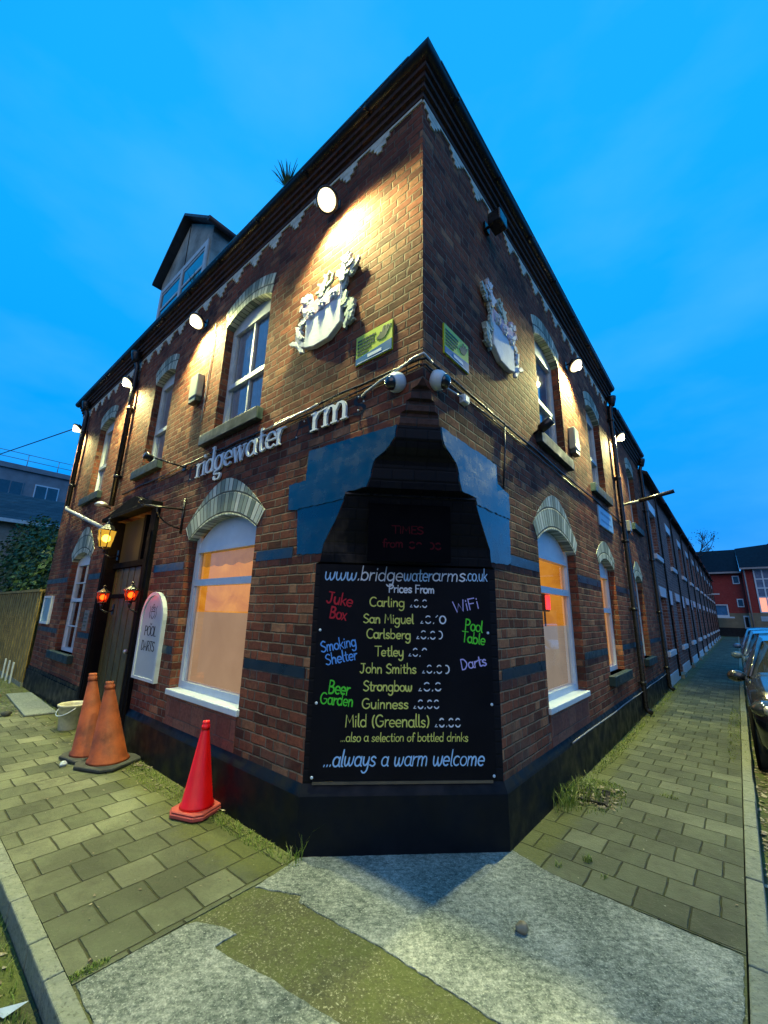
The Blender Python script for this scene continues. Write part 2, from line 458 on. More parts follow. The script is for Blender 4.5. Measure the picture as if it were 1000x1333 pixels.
def slabs(name, swap, Lu, Lv, stops, moss=0.5):
    m = Mat(name)
    x, y, z = m.xyz()
    u, v = (y, x) if swap else (x, y)
    w = m.noise(4.0, 3, 0.6, color=True); wx, wy, wz = m.xyz(w)
    u = m.ma('ADD', u, m.ma('MULTIPLY', m.ma('SUBTRACT', wx, 0.5), 0.02)); v = m.ma('ADD', v, m.ma('MULTIPLY', m.ma('SUBTRACT', wy, 0.5), 0.02))
    mask, idn, d = cells(m, u, v, Lu, Lv, 0.006, 0, 0.06, soft=0.004)
    n = m.noise(16, 6, 0.7); f = m.noise(60, 4, 0.7); bg = m.noise(1.3, 4, 0.6)
    c = m.ramp(m.ma('ADD', m.ma('MULTIPLY', idn[0], 0.34), m.ma('ADD', m.ma('MULTIPLY', n, 0.33), m.ma('MULTIPLY', bg, 0.33))), stops)
    c = m.mix(m.rng(f, 0.45, 0.8, 0, 0.5), c, m.mix(0.7, c, (0.02, 0.02, 0.012)))
    c = m.mix(m.rng(f, 0.60, 0.70, 0, 0.4), c, (0.36, 0.36, 0.24))
    c = m.mix(m.rng(m.voro(9.0)[0], 0.05, 0.03, 0, 0.7), c, (0.5, 0.5, 0.4))
    dk = m.rng(m.noise(0.9, 5, 0.7, dist=0.8), 0.38, 0.62, 0.62, 1.22)
    c = m.mix(1.0, c, m.comb(dk, dk, dk), 'MULTIPLY')
    c = m.mix(m.rng(m.noise(3.1, 6, 0.75), 0.58, 0.66, 0, 0.45), c, (0.05, 0.052, 0.032))
    # moss grows by the wall foot, along the kerb and in patches
    edge = m.rng(m.ma('MULTIPLY', y, -1.0), 0.0, 0.6, 1.0, 0.0) if swap else m.rng(x, 0.0, 0.4, 1.0, 0.0)
    ms = m.ma('ADD', m.ma('MULTIPLY', edge, 0.72), m.ma('ADD', m.ma('MULTIPLY', bg, 0.55), m.ma('MULTIPLY', n, 0.35)))
    msk = m.rng(ms, 0.62, 0.80, 0.0, moss)
    mcol = m.ramp(f, [(0.3, (0.05, 0.062, 0.006)), (0.7, (0.16, 0.17, 0.012))])
    c = m.mix(msk, c, mcol)
    jc = m.mix(m.rng(n, 0.4, 0.6), (0.025, 0.025, 0.014), (0.07, 0.08, 0.012))
    c = m.mix(mask, jc, c)
    m.set('Base Color', c); m.set('Roughness', m.rng(n, 0.3, 0.7, 0.55, 0.85)); m.set('Specular IOR Level', 0.35)
    h = m.ma('ADD', m.ma('MULTIPLY', mask, m.rng(idn[0], 0, 1, 0.8, 1.0)), m.ma('ADD', m.ma('MULTIPLY', n, 0.5), m.ma('MULTIPLY', f, 0.35)))
    m.bump(h, 1.0, 0.012)
    return m.m
PS = [(0.2, (0.055, 0.068, 0.034)), (0.42, (0.105, 0.122, 0.062)), (0.58, (0.155, 0.172, 0.092)), (0.8, (0.25, 0.265, 0.155))]
M_slabL = slabs("moss_edged_setts_front", True, 0.262, 0.25, PS)
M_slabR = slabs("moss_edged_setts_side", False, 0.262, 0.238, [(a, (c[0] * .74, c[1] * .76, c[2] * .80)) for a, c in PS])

def rough_ground(name, stops, scale=24, bump=1.0, speck=(0.5, 0.5, 0.45), speck_amt=0.6, moss=0.0):
    m = Mat(name)
    n = m.noise(scale, 7, 0.75); b = m.noise(2.0, 5, 0.65); f = m.noise(scale * 3.4, 3, 0.65)
    x, y, z = m.xyz()
    st = m.noise(11, 5, 0.7, vec=m.comb(m.ma('MULTIPLY', m.ma('ADD', x, y), 0.9), m.ma('MULTIPLY', m.ma('SUBTRACT', x, y), 3.6), 0.0))
    c = m.ramp(m.ma('ADD', m.ma('MULTIPLY', n, 0.44), m.ma('ADD', m.ma('MULTIPLY', b, 0.32), m.ma('MULTIPLY', st, 0.24))), stops)
    c = m.mix(m.rng(f, 0.57, 0.68, 0, speck_amt), c, speck)
    c = m.mix(m.rng(f, 0.44, 0.32, 0, 0.6), c, (0.03, 0.034, 0.022))
    if moss:
        c = m.mix(m.rng(m.ma('ADD', m.ma('MULTIPLY', b, 0.7), m.ma('MULTIPLY', n, 0.3)), 0.46, 0.56, 0, moss), c, (0.085, 0.115, 0.010))
    m.set('Base Color', c); m.set('Roughness', 0.75); m.set('Specular IOR Level', 0.4)
    m.bump(m.ma('ADD', m.ma('MULTIPLY', n, 0.7), m.ma('ADD', m.ma('MULTIPLY', f, 0.4), m.ma('MULTIPLY', st, 0.7))), bump, 0.015)
    return m.m
M_conc = rough_ground("brushed_concrete", [(0.40, (0.05, 0.07, 0.055)), (0.48, (0.18, 0.21, 0.165)), (0.54, (0.34, 0.36, 0.29)), (0.62, (0.60, 0.60, 0.49))], 30, 1.0, (0.75, 0.75, 0.62), 0.6)
M_moss = rough_ground("mossy_asphalt", [(0.32, (0.035, 0.042, 0.014)), (0.5, (0.11, 0.115, 0.04)), (0.68, (0.22, 0.20, 0.09))], 26, 1.0, (0.50, 0.48, 0.30), 0.85, 0.55)
M_asph = rough_ground("road_asphalt", [(0.3, (0.022, 0.023, 0.024)), (0.5, (0.04, 0.042, 0.042)), (0.7, (0.07, 0.07, 0.066))], 40, 0.8, (0.16, 0.16, 0.15), 0.5)
M_roadmoss = rough_ground("mossy_gutter", [(0.3, (0.025, 0.028, 0.014)), (0.5, (0.06, 0.075, 0.016)), (0.7, (0.13, 0.15, 0.02))], 22, 1.0, (0.2, 0.18, 0.1), 0.4, 0.7)
M_kerb = rough_ground("kerb_stone", [(0.34, (0.12, 0.14, 0.10)), (0.5, (0.24, 0.26, 0.19)), (0.66, (0.40, 0.41, 0.32))], 18, 0.7, (0.4, 0.4, 0.34), 0.3, 0.25)
M_earth = rough_ground("earth", [(0.3, (0.03, 0.03, 0.02)), (0.7, (0.07, 0.07, 0.04))], 8, 0.6)

def leafmat(name, stops, trans=0.25):
    m = Mat(name)
    n = m.noise(3.5, 4, 0.65); g = m.n.new('ShaderNodeObjectInfo')
    geo = m.n.new('ShaderNodeNewGeometry')
    rn = geo.outputs['Random Per Island']
    m.set('Base Color', m.ramp(m.ma('ADD', m.ma('MULTIPLY', n, 0.5), m.ma('MULTIPLY', rn, 0.5)), stops))
    m.set('Roughness', 0.55)
    return m.m
M_leaf = leafmat("ivy_leaves", [(0.2, (0.012, 0.035, 0.008)), (0.5, (0.035, 0.09, 0.016)), (0.8, (0.10, 0.17, 0.035))])
M_weed = leafmat("weed_blades", [(0.2, (0.08, 0.17, 0.010)), (0.55, (0.22, 0.30, 0.025)), (0.9, (0.50, 0.44, 0.18))])
M_dry = leafmat("dry_litter", [(0.2, (0.06, 0.045, 0.025)), (0.5, (0.20, 0.15, 0.08)), (0.8, (0.42, 0.38, 0.25))])
M_twig = plain("bark_twigs", (0.05, 0.04, 0.03), 0.8, 0.3, 10)

# ================================================================== hand-made stroke lettering
def A(cx, cy, rx, ry, a0, a1, n=12):
    return [(cx + rx * math.cos(R(a0 + (a1 - a0) * i / n)), cy + ry * math.sin(R(a0 + (a1 - a0) * i / n))) for i in range(n + 1)]
def sm(pts, n=5):
    """Catmull-Rom through the points"""
    if len(pts) < 3: return pts
    P = [pts[0]] + list(pts) + [pts[-1]]
    out = []
    for i in range(1, len(P) - 2):
        p0, p1, p2, p3 = P[i - 1], P[i], P[i + 1], P[i + 2]
        for k in range(n):
            t = k / n
            out.append(tuple(0.5 * (2 * p1[j] + (p2[j] - p0[j]) * t + (2 * p0[j] - 5 * p1[j] + 4 * p2[j] - p3[j]) * t * t +
                                    (3 * p1[j] - p0[j] - 3 * p2[j] + p3[j]) * t ** 3) for j in (0, 1)))
    out.append(pts[-1]); return out
BOWL = A(.42, .5, .36, .5, 35, 325)
G = {
 'a': (.95, [BOWL, sm([(.78, 1), (.77, .2), (.92, 0)])]),
 'b': (.95, [[(.1, 1.8), (.1, 0)], A(.44, .5, .36, .5, 150, -150)]),
 'c': (.82, [A(.44, .5, .38, .5, 50, 310)]),
 'd': (.98, [BOWL, [(.78, 1.8), (.78, 0)]]),
 'e': (.88, [[(.08, .5)] + A(.43, .5, .37, .5, 0, 310)]),
 'f': (.62, [sm([(.66, 1.62), (.5, 1.8), (.33, 1.55), (.3, .8), (.3, 0)]), [(.04, 1), (.6, 1)]]),
 'g': (.98, [BOWL, sm([(.78, 1), (.78, -.2), (.6, -.65), (.3, -.7), (.1, -.5)])]),
 'h': (.92, [[(.12, 1.8), (.12, 0)], sm([(.12, .6), (.35, .97), (.62, .9), (.72, .6), (.72, 0)])]),
 'i': (.38, [[(.17, 1), (.17, 0)], [(.17, 1.38), (.18, 1.5)]]),
 'j': (.4, [sm([(.2, 1), (.2, -.4), (-.05, -.6)])]),
 'k': (.82, [[(.12, 1.8), (.12, 0)], [(.68, 1), (.14, .45)], [(.32, .58), (.74, 0)]]),
 'l': (.4, [sm([(.15, 1.8), (.15, .25), (.32, 0)])]),
 'm': (1.3, [[(.1, 1), (.1, 0)], sm([(.1, .6), (.3, .97), (.52, .9), (.58, .6), (.58, 0)]), sm([(.58, .6), (.78, .97), (1.0, .9), (1.08, .6), (1.08, 0)])]),
 'n': (.88, [[(.1, 1), (.1, 0)], sm([(.1, .6), (.33, .97), (.6, .9), (.68, .6), (.68, 0)])]),
 'o': (.9, [A(.44, .5, .38, .5, 90, 450, 16)]),
 'r': (.62, [[(.1, 1), (.1, 0)], sm([(.1, .55), (.28, .9), (.56, .95)])]),
 's': (.76, [sm([(.62, .84), (.38, 1), (.13, .82), (.2, .6), (.5, .42), (.62, .2), (.38, 0), (.06, .13)])]),
 't': (.68, [sm([(.3, 1.5), (.29, .3), (.42, .02), (.62, .1)]), [(.04, 1), (.6, 1)]]),
 'u': (.9, [sm([(.1, 1), (.12, .3), (.36, 0), (.62, .2), (.7, .5)]), [(.72, 1), (.72, 0)]]),
 'w': (1.22, [sm([(.06, 1), (.1, .3), (.3, 0), (.52, .3), (.56, .9)]), sm([(.56, .5), (.74, 0), (1.0, .3), (1.06, 1)])]),
 'x': (.74, [[(.04, 1), (.66, 0)], [(.64, 1), (.04, 0)]]),
 'y': (.9, [sm([(.1, 1), (.14, .35), (.38, .08), (.64, .3), (.72, .6)]), sm([(.74, 1), (.74, -.2), (.56, -.65), (.28, -.7), (.08, -.5)])]),
 'A': (1.1, [[(.02, 0), (.5, 1.7), (1, 0)], [(.2, .6), (.82, .6)]]),
 'B': (1.0, [[(.1, 1.7), (.1, 0)], sm([(.1, 1.7), (.6, 1.65), (.74, 1.3), (.5, .95), (.1, .9)]), sm([(.1, .9), (.65, .85), (.84, .45), (.6, .05), (.1, 0)])]),
 'C': (1.12, [A(.62, .85, .55, .85, 50, 310, 16)]),
 'D': (1.12, [[(.1, 1.7), (.1, 0)], sm([(.1, 1.7), (.6, 1.6), (.98, .85), (.6, .1), (.1, 0)])]),
 'E': (.85, [[(.78, 1.7), (.1, 1.7), (.1, 0), (.8, 0)], [(.1, .9), (.62, .9)]]),
 'F': (.9, [[(.1, 1.7), (.1, 0)], [(.1, 1.68), (.82, 1.68)], [(.1, .9), (.66, .9)]]),
 'G': (1.25, [A(.62, .85, .55, .85, 50, 330, 16), [(.66, .8), (1.1, .8), (1.1, .3)]]),
 'J': (.95, [[(.2, 1.68), (.85, 1.68)], sm([(.58, 1.68), (.58, .4), (.32, 0), (.04, .25)])]),
 'L': (.85, [[(.1, 1.7), (.1, 0), (.76, 0)]]),
 'M': (1.25, [[(.08, 0), (.16, 1.7), (.58, .6), (1.0, 1.7), (1.12, 0)]]),
 'O': (1.25, [A(.62, .85, .55, .85, 90, 450, 18)]),
 'P': (.95, [[(.1, 1.7), (.1, 0)], sm([(.1, 1.7), (.6, 1.65), (.82, 1.3), (.6, .88), (.1, .8)])]),
 'R': (1.0, [[(.1, 1.7), (.1, 0)], sm([(.1, 1.7), (.6, 1.65), (.82, 1.3), (.6, .88), (.1, .8)]), [(.42, .8), (.9, 0)]]),
 'S': (.95, [sm([(.82, 1.5), (.45, 1.7), (.1, 1.35), (.22, 1.03), (.7, .7), (.82, .32), (.45, 0), (.05, .2)])]),
 'T': (1.05, [[(.02, 1.7), (1.02, 1.7)], [(.52, 1.7), (.52, 0)]]),
 'W': (1.35, [[(.02, 1.7), (.3, 0), (.64, 1.25), (.98, 0), (1.25, 1.7)]]),
 '.': (.36, [[(.14, .0), (.18, .14)]]),
 '(': (.5, [A(.6, .75, .5, 1.05, 125, 235)]),
 ')': (.5, [A(-.15, .75, .5, 1.05, 55, -55)]),
 '1': (.5, [[(.1, 1.35), (.3, 1.7)]]),
 '0': (.95, [A(.45, .85, .38, .85, 90, 450, 16)]),
 'q': (.95, [A(.45, .85, .36, .82, 140, 50, 6), A(.45, .85, .38, .85, 215, 325, 6)]),   # the blurred-out price figures: only the tops and feet show
 'v': (.95, [A(.45, .85, .36, .82, 150, 40, 6)]),
 'z': (.95, [A(.45, .85, .38, .85, 100, -100, 9)]),
 '~': (.62, [[(.30, .45), (.14, .0), (.42, .02)]]),
 ' ': (.6, []),
}
G['B2'] = G['B']
def text_strokes(s, slant=0.0, jit=0.0, rnd=None):
    x = 0.0; out = []
    for ch in s:
        w, st = G[ch]
        dy = rnd.uniform(-jit, jit) if rnd else 0
        k = 1 + (rnd.uniform(-jit, jit) if rnd else 0)
        for p in st: out.append([(x + a * k + slant * b, b * k + dy) for a, b in p])
        x += w
    return out, x
def ribbon(bm, pts, w, y, th=0.0, wf=None):
    """flat pen stroke in the x,z plane facing -y; th>0 makes it solid"""
    n = len(pts)
    if n < 2: return
    L, Rr = [], []
    for i in range(n):
        a = pts[max(0, i - 1)]; b = pts[min(n - 1, i + 1)]
        dx, dz = b[0] - a[0], b[1] - a[1]; l = math.hypot(dx, dz) or 1
        ww = (wf(dx / l, dz / l) if wf else w) * 0.5
        px, pz = pts[i]
        if i == 0: px -= dx / l * w * 0.35; pz -= dz / l * w * 0.35
        if i == n - 1: px += dx / l * w * 0.35; pz += dz / l * w * 0.35
        k = 0.7 if (i in (0, n - 1) and not wf) else 1.0
        L.append((px - dz / l * ww * k, pz + dx / l * ww * k)); Rr.append((px + dz / l * ww * k, pz - dx / l * ww * k))
    f = [bm.verts.new((a, y, b)) for a, b in L]; g = [bm.verts.new((a, y, b)) for a, b in Rr]
    for i in range(n - 1):
        bm.faces.new((f[i], g[i], g[i + 1], f[i + 1]))
    if th > 0:
        f2 = [bm.verts.new((a, y + th, b)) for a, b in L]; g2 = [bm.verts.new((a, y + th, b)) for a, b in Rr]
        for i in range(n - 1):
            bm.faces.new((f[i + 1], f2[i + 1], f2[i], f[i])); bm.faces.new((g[i], g2[i], g2[i + 1], g[i + 1]))
        bm.faces.new((f[0], f2[0], g2[0], g[0])); bm.faces.new((g[-1], g2[-1], f2[-1], f[-1]))
def write(bm, s, x0, x1, z, xh, y, w, slant=0.0, rot=0.0, jit=0.05, seed=1):
    rnd = random.Random(seed)
    st, W = text_strokes(s, slant, jit, rnd)
    sx = (x1 - x0) / W
    ca, sa = math.cos(R(rot)), math.sin(R(rot))
    for i, p in enumerate(st):
        q = [(a * sx, b * xh) for a, b in p]
        q = [(x0 + a * ca - b * sa, z + a * sa + b * ca) for a, b in q]
        ribbon(bm, q, w * rnd.uniform(0.88, 1.15), y - 0.00012 * i)

# ================================================================== walls with openings
def arch_pts(u0, u1, zs, zc, n=14):
    """inner arch from right spring to left spring (ccw seen from the front)"""
    c = (u0 + u1) / 2; a = (u1 - u0) / 2; h = zc - zs
    r = (a * a + h * h) / (2 * h); z0 = zc - r; t = math.asin(min(1, a / r))
    return [(c + r * math.sin(t - 2 * t * i / n), z0 + r * math.cos(t - 2 * t * i / n)) for i in range(n + 1)]
def opening(u0, u1, zb, zs, zc):
    return [(u0, zb), (u1, zb)] + arch_pts(u0, u1, zs, zc)
def wall_mesh(bm, outer, holes, depth):
    es = []; loops = []
    for lp in [outer] + holes:
        vs = [bm.verts.new((x, 0, z)) for x, z in lp]
        for i in range(len(vs)): es.append(bm.edges.new((vs[i], vs[(i + 1) % len(vs)])))
        loops.append(vs)
    bmesh.ops.triangle_fill(bm, use_beauty=True, use_dissolve=False, edges=es)
    for f in bm.faces:
        f.normal_update()
        if f.normal.y > 0: f.normal_flip()
    for vs in loops[1:]:
        b = [bm.verts.new((v.co.x, depth, v.co.z)) for v in vs]
        n = len(vs)
        for i in range(n):
            j = (i + 1) % n
            bm.faces.new((vs[i], vs[j], b[j], b[i]))

RZ = R(90)
pub = empty("pub_building", (0, 0, 0), 0, "two-storey dark brick corner pub with black painted plinth, pale arches and a chamfered corner", "pub")
ENDL, ENDR, ENDR2 = -9.72, 6.72, 9.98
ZE = 5.93
CH = [(0, 1.03), (0.42, 1.03), (1.972, 1.03), (1.985, 0.985), (2.12, 0.95), (2.25, 0.86), (2.36, 0.79), (2.45, 0.74), (2.505, 0.715), (2.51, 0.50), (2.58, 0.465), (2.68, 0.44),
      (2.71, 0.42), (2.78, 0.29), (2.84, 0.235), (2.93, 0.22), (2.945, 0.205), (3.02, 0.20), (3.03, 0.155), (3.10, 0.15), (3.11, 0.105), (3.18, 0.10), (3.19, 0.05), (3.24, 0.0)]
# window openings (u0,u1,zbottom,zspring,zcrown)
WL_ = {'L1': (-3.31, -1.93, 0.74, 2.38, 2.58), 'L4': (-8.12, -7.0, 0.82, 2.42, 2.56), 'U1': (-3.07, -2.09, 3.66, 5.13, 5.26),
       'U2': (-5.28, -4.55, 3.66, 5.13, 5.24), 'U3': (-8.02, -7.16, 3.66, 5.13, 5.24)}
DOOR = (-6.12, -4.30, 0.02, 2.93)
WR_ = {'R1': (2.08, 3.40, 0.74, 2.38, 2.58), 'R2': (4.62, 5.60, 0.82, 2.38, 2.52), 'U1': (2.45, 3.40, 3.66, 5.08, 5.22), 'U2': (4.80, 5.72, 3.66, 5.08, 5.22)}
WR2 = {'R3': (7.50, 8.32, 0.86, 2.36, 2.48), 'U3': (8.10, 8.95, 3.62, 4.9, 5.03)}
holesL = [opening(*w) for w in WL_.values()] + [[(DOOR[0], DOOR[2]), (DOOR[1], DOOR[2]), (DOOR[1], DOOR[3]), (DOOR[0], DOOR[3])]]
bm = B(); wall_mesh(bm, [(ENDL, 0)] + [(-c, z) for z, c in CH] + [(0, ZE + .15), (ENDL, ZE + .15)], holesL, 0.24)
box(bm, ENDL - 0.0, ENDL + 0.01, 0.0, 9.0, 0, 6.1)
obj("wall", bm, M_brick, pub)
bm = B(); wall_mesh(bm, [(c, z) for z, c in CH][::-1] + [(ENDR2, 0), (ENDR2, 5.75), (ENDR, 5.75), (ENDR, ZE + .15), (0, ZE + .15)], [opening(*w) for w in list(WR_.values()) + list(WR2.values())], 0.24)
box(bm, ENDR, ENDR + 0.01, 0.0, 4.0, 5.6, 6.2)
box(bm, ENDR2 - 0.01, ENDR2 + 0.02, 0.0, 6.0, 5.0, 5.75)
obj("wall", bm, M_brick, pub, rot=(0, 0, RZ))
bm = B()
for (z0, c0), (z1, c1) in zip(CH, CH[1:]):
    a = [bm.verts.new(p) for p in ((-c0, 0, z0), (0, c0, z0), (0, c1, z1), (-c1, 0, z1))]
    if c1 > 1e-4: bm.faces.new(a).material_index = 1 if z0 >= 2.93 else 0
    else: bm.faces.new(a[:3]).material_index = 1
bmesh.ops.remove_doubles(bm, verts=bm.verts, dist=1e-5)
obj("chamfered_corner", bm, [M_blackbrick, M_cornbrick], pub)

# plinth: black painted, proud of the wall, sloped top; one sweep round the corner, broken at the door
def sweep(name, prof, path_l, path_r, mat, ch=None, parent=pub):
    """profile (o,z) run along the front (x from path_l) round the corner and along the side to path_r"""
    bm = B(); rows = []
    for o, z in prof:
        if ch: k = ch - o * 0.414; pts = [(path_l, -o, z), (-k, -o, z), (o, k, z), (o, path_r, z)]
        else: pts = [(path_l, -o, z), (o, -o, z), (o, path_r, z)]
        rows.append([bm.verts.new(p) for p in pts])
    for a, b in zip(rows, rows[1:]):
        for i in range(len(a) - 1): bm.faces.new((a[i], a[i + 1], b[i + 1], b[i]))
    for e in (0, -1):
        try: bm.faces.new([r[e] for r in rows])
        except Exception: pass
    return obj(name, bm, mat, parent)
PP = [(0.035, -0.02), (0.035, 0.355), (0.028, 0.372), (0.001, 0.425)]
sweep("plinth", PP, DOOR[1] + 0.0, ENDR2, M_plinth, ch=1.03)
bm = B()
prism(bm, [(ENDL, -0.02), (DOOR[0], -0.02), (DOOR[0], 0.36), (ENDL, 0.36)], -0.035, -0.001)
prism(bm, [(ENDL, 0.362), (DOOR[0], 0.362), (DOOR[0], 0.42), (ENDL, 0.42)], -0.02, -0.001)
obj("plinth", bm, M_plinth, pub)
# painted string bands (two courses)
bm = B()
for a, b, z0, z1 in ((-1.93 + .02, -1.08, 1.11, 1.19), (-4.2, -3.36, 1.11, 1.19), (-6.9, -6.15, 1.11, 1.19), (ENDL, -8.2, 1.11, 1.19),
                     (-1.88, -1.34, 2.04, 2.13), (-4.2, -3.36, 2.04, 2.13), (-6.9, -6.15, 2.04, 2.13), (ENDL, -8.2, 2.04, 2.13)):
    bm = B(); prism(bm, [(a, z0), (b, z0), (b, z1), (a, z1)], -0.004, 0.01); obj("painted_band", bm, M_band, pub)
for a, b, z0, z1 in ((1.08, 2.06, 1.11, 1.19), (3.42, 4.6, 1.11, 1.19), (5.62, 7.45, 1.11, 1.19), (8.4, ENDR2, 1.11, 1.19),
                     (1.35, 2.06, 2.04, 2.13), (3.42, 4.6, 2.04, 2.13), (5.62, 7.45, 2.04, 2.13)):
    bm = B(); prism(bm, [(a, z0), (b, z0), (b, z1), (a, z1)], -0.004, 0.01); obj("painted_band", bm, M_band, pub, rot=(0, 0, RZ))
# glossy painted patches either side of the chamfer (ragged outline)
cl = [(-c - .002, z) for z, c in CH if 2.03 < z < 2.92]
PL = [(-1.28, 2.06), (-0.968, 2.05)] + cl + [(-0.222, 2.93), (-1.20, 2.965), (-1.215, 2.70), (-1.45, 2.695), (-1.43, 2.465), (-1.315, 2.45)]
def split_z(P_, z, up):
    out = []
    n = len(P_)
    for i in range(n):
        a, b = P_[i], P_[(i + 1) % n]
        ina = a[1] >= z if up else a[1] <= z; inb = b[1] >= z if up else b[1] <= z
        if ina: out.append(a)
        if ina != inb: f = (z - a[1]) / (b[1] - a[1]); out.append((a[0] + (b[0] - a[0]) * f, z))
    return out
def rough_edge(P_, seed, amp=.006):
    r_ = random.Random(seed); out = []
    for i in range(len(P_)):
        a, b = P_[i], P_[(i + 1) % len(P_)]; n = max(1, int(math.dist(a, b) / .04))
        for k in range(n): f = k / n; out.append((a[0] + (b[0] - a[0]) * f + (r_.uniform(-amp, amp) if k else 0), a[1] + (b[1] - a[1]) * f + (r_.uniform(-amp, amp) if k else 0)))
    return out
def skins(P_, zc, rot, seed):
    bm = B(); prism(bm, rough_edge(split_z(P_, zc, True), seed), -0.014, 0.004); obj("painted_panel", bm, M_bluepaint, pub, rot=(0, 0, rot))
    bm = B(); prism(bm, rough_edge(split_z(P_, zc + .02, False), seed + 1), -0.005, 0.004); obj("painted_panel", bm, M_bluepaint, pub, rot=(0, 0, rot))
skins(PL, 2.455, 0, 1)
cr_ = [(c + .002, z) for z, c in CH if 2.03 < z < 2.92]
PRr = [(0.965, 2.02), (1.28, 2.03), (1.36, 2.06), (1.375, 2.69), (1.14, 2.735), (1.13, 2.91), (0.222, 2.93)] + cr_[::-1]
skins(PRr, 2.455, RZ, 5)
# thin ledge on the chamfer
bm = B(); box(bm, -0.52, 0.52, -0.012, 0.02, 2.490, 2.508)
obj("chamfer_ledge", bm, M_black, pub, loc=(-0.715 / 2, 0.715 / 2, 0), rot=(0, 0, R(45)))

# cornice of corbelled courses
CP = [(0.001, 5.945), (0.022, 5.95), (0.022, 6.005), (0.050, 6.008), (0.050, 6.062), (0.078, 6.065), (0.078, 6.118), (0.105, 6.12), (0.105, 6.17), (0.125, 6.175), (0.125, 6.20), (0.0, 6.21)]
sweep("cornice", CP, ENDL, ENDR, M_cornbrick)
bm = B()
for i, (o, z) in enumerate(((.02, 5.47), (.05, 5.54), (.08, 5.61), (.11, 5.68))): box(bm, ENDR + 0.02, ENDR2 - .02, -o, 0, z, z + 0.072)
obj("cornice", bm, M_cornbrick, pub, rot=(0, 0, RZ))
# half-round gutter with brackets
def gutter(name, u0, u1, o, z, r, rot, parent, mitre=None):
    bm = B(); n = 9; rows = []
    for k in range(n):
        a = math.pi + math.pi * k / (n - 1)
        dy = r * math.cos(a); dz = r * math.sin(a)
        if mitre == 'R': uu0, uu1 = u0, u1 + (o - dy)
        elif mitre == 'L': uu0, uu1 = u0 - (o - dy), u1
        else: uu0, uu1 = u0, u1
        rows.append([bm.verts.new((uu0, -o + dy, z + dz)), bm.verts.new((uu1, -o + dy, z + dz))])
    for a, b in zip(rows, rows[1:]):
        f = bm.faces.new((a[0], a[1], b[1], b[0])); f.smooth = True
    box(bm, u0 + .02, u1 - .02, -o - r - .004, -o - r + .006, z - .012, z + .008)
    u = u0 + 0.3
    while u < u1:
        box(bm, u, u + .025, -o - r * 1.1, 0.0, z - r * 1.25, z - r * 0.9); u += 0.9
    return obj(name, bm, M_black, parent, rot=(0, 0, rot))
gutter("gutter", ENDL - .12, 0, 0.125, 6.24, 0.058, 0, pub, 'R')
gutter("gutter", 0, ENDR, 0.125, 6.24, 0.058, RZ, pub, 'L')
gutter("gutter", ENDR + .05, ENDR2 + .0, 0.125, 5.80, 0.058, RZ, pub)
# pale string course with stepped pendants under the cornice
def dentils(u0, u1, step, z, rot, start=0.0):
    bm = B()
    box(bm, u0, u1, -0.014, 0.0, z - 0.028, z)
    u = u0 + start; rr = random.Random(3)
    while u < u1 - 0.2:
        w = 0.24
        for k, (ww, dz) in enumerate(((.23, .05), (.14, .05), (.06, .045))):
            zz = z - 0.03 - 0.052 * k
            s = rr.uniform(-.004, .004)
            box(bm, u + (w - ww) / 2 + s, u + (w + ww) / 2 + s, -0.016 + 0.001 * k, 0.0, zz - dz, zz)
        u += step
    return obj("dentil_course", bm, M_cream, pub, rot=(0, 0, rot))
dentils(ENDL, -0.001, 0.41, 5.945, 0, 0.1)
dentils(0.001, ENDR, 0.41, 5.945, RZ, 0.02)

# roof: hipped slate over both wings
bm = B()
e, zr = 0.16, 6.26
pts = [(ENDL - .1, -e, zr), (e, -e, zr), (e, ENDR, zr), (-6.5, ENDR, zr), (-6.5, 7.0, zr)]
def rf(*ps): bm.faces.new([bm.verts.new(p) for p in ps])
rf((ENDL - .1, -e, zr), (e, -e, zr), (-2.6, 2.6, zr + 2.0), (ENDL - .1, 2.6, zr + 2.0))
rf((e, -e, zr), (e, ENDR + .1, zr), (-2.6, ENDR + .1, zr + 2.0), (-2.6, 2.6, zr + 2.0))
rf((-2.6, 2.6, zr + 2.0), (-2.6, ENDR + .1, zr + 2.0), (-5.4, ENDR + .1, zr), (-5.4, 5.4, zr))
rf((ENDL - .1, 2.6, zr + 2.0), (-2.6, 2.6, zr + 2.0), (-5.4, 5.4, zr), (ENDL - .1, 5.4, zr))
rf((e, ENDR + .02, 5.82), (e, ENDR2 + .02, 5.82), (-2.6, ENDR2 + .02, 7.6), (-2.6, ENDR + .02, 7.6))
rf((ENDL - .1, -e, zr), (ENDL - .1, 2.6, zr + 2.0), (ENDL - .1, 5.4, zr))
obj("roof", bm, M_slate, pub)

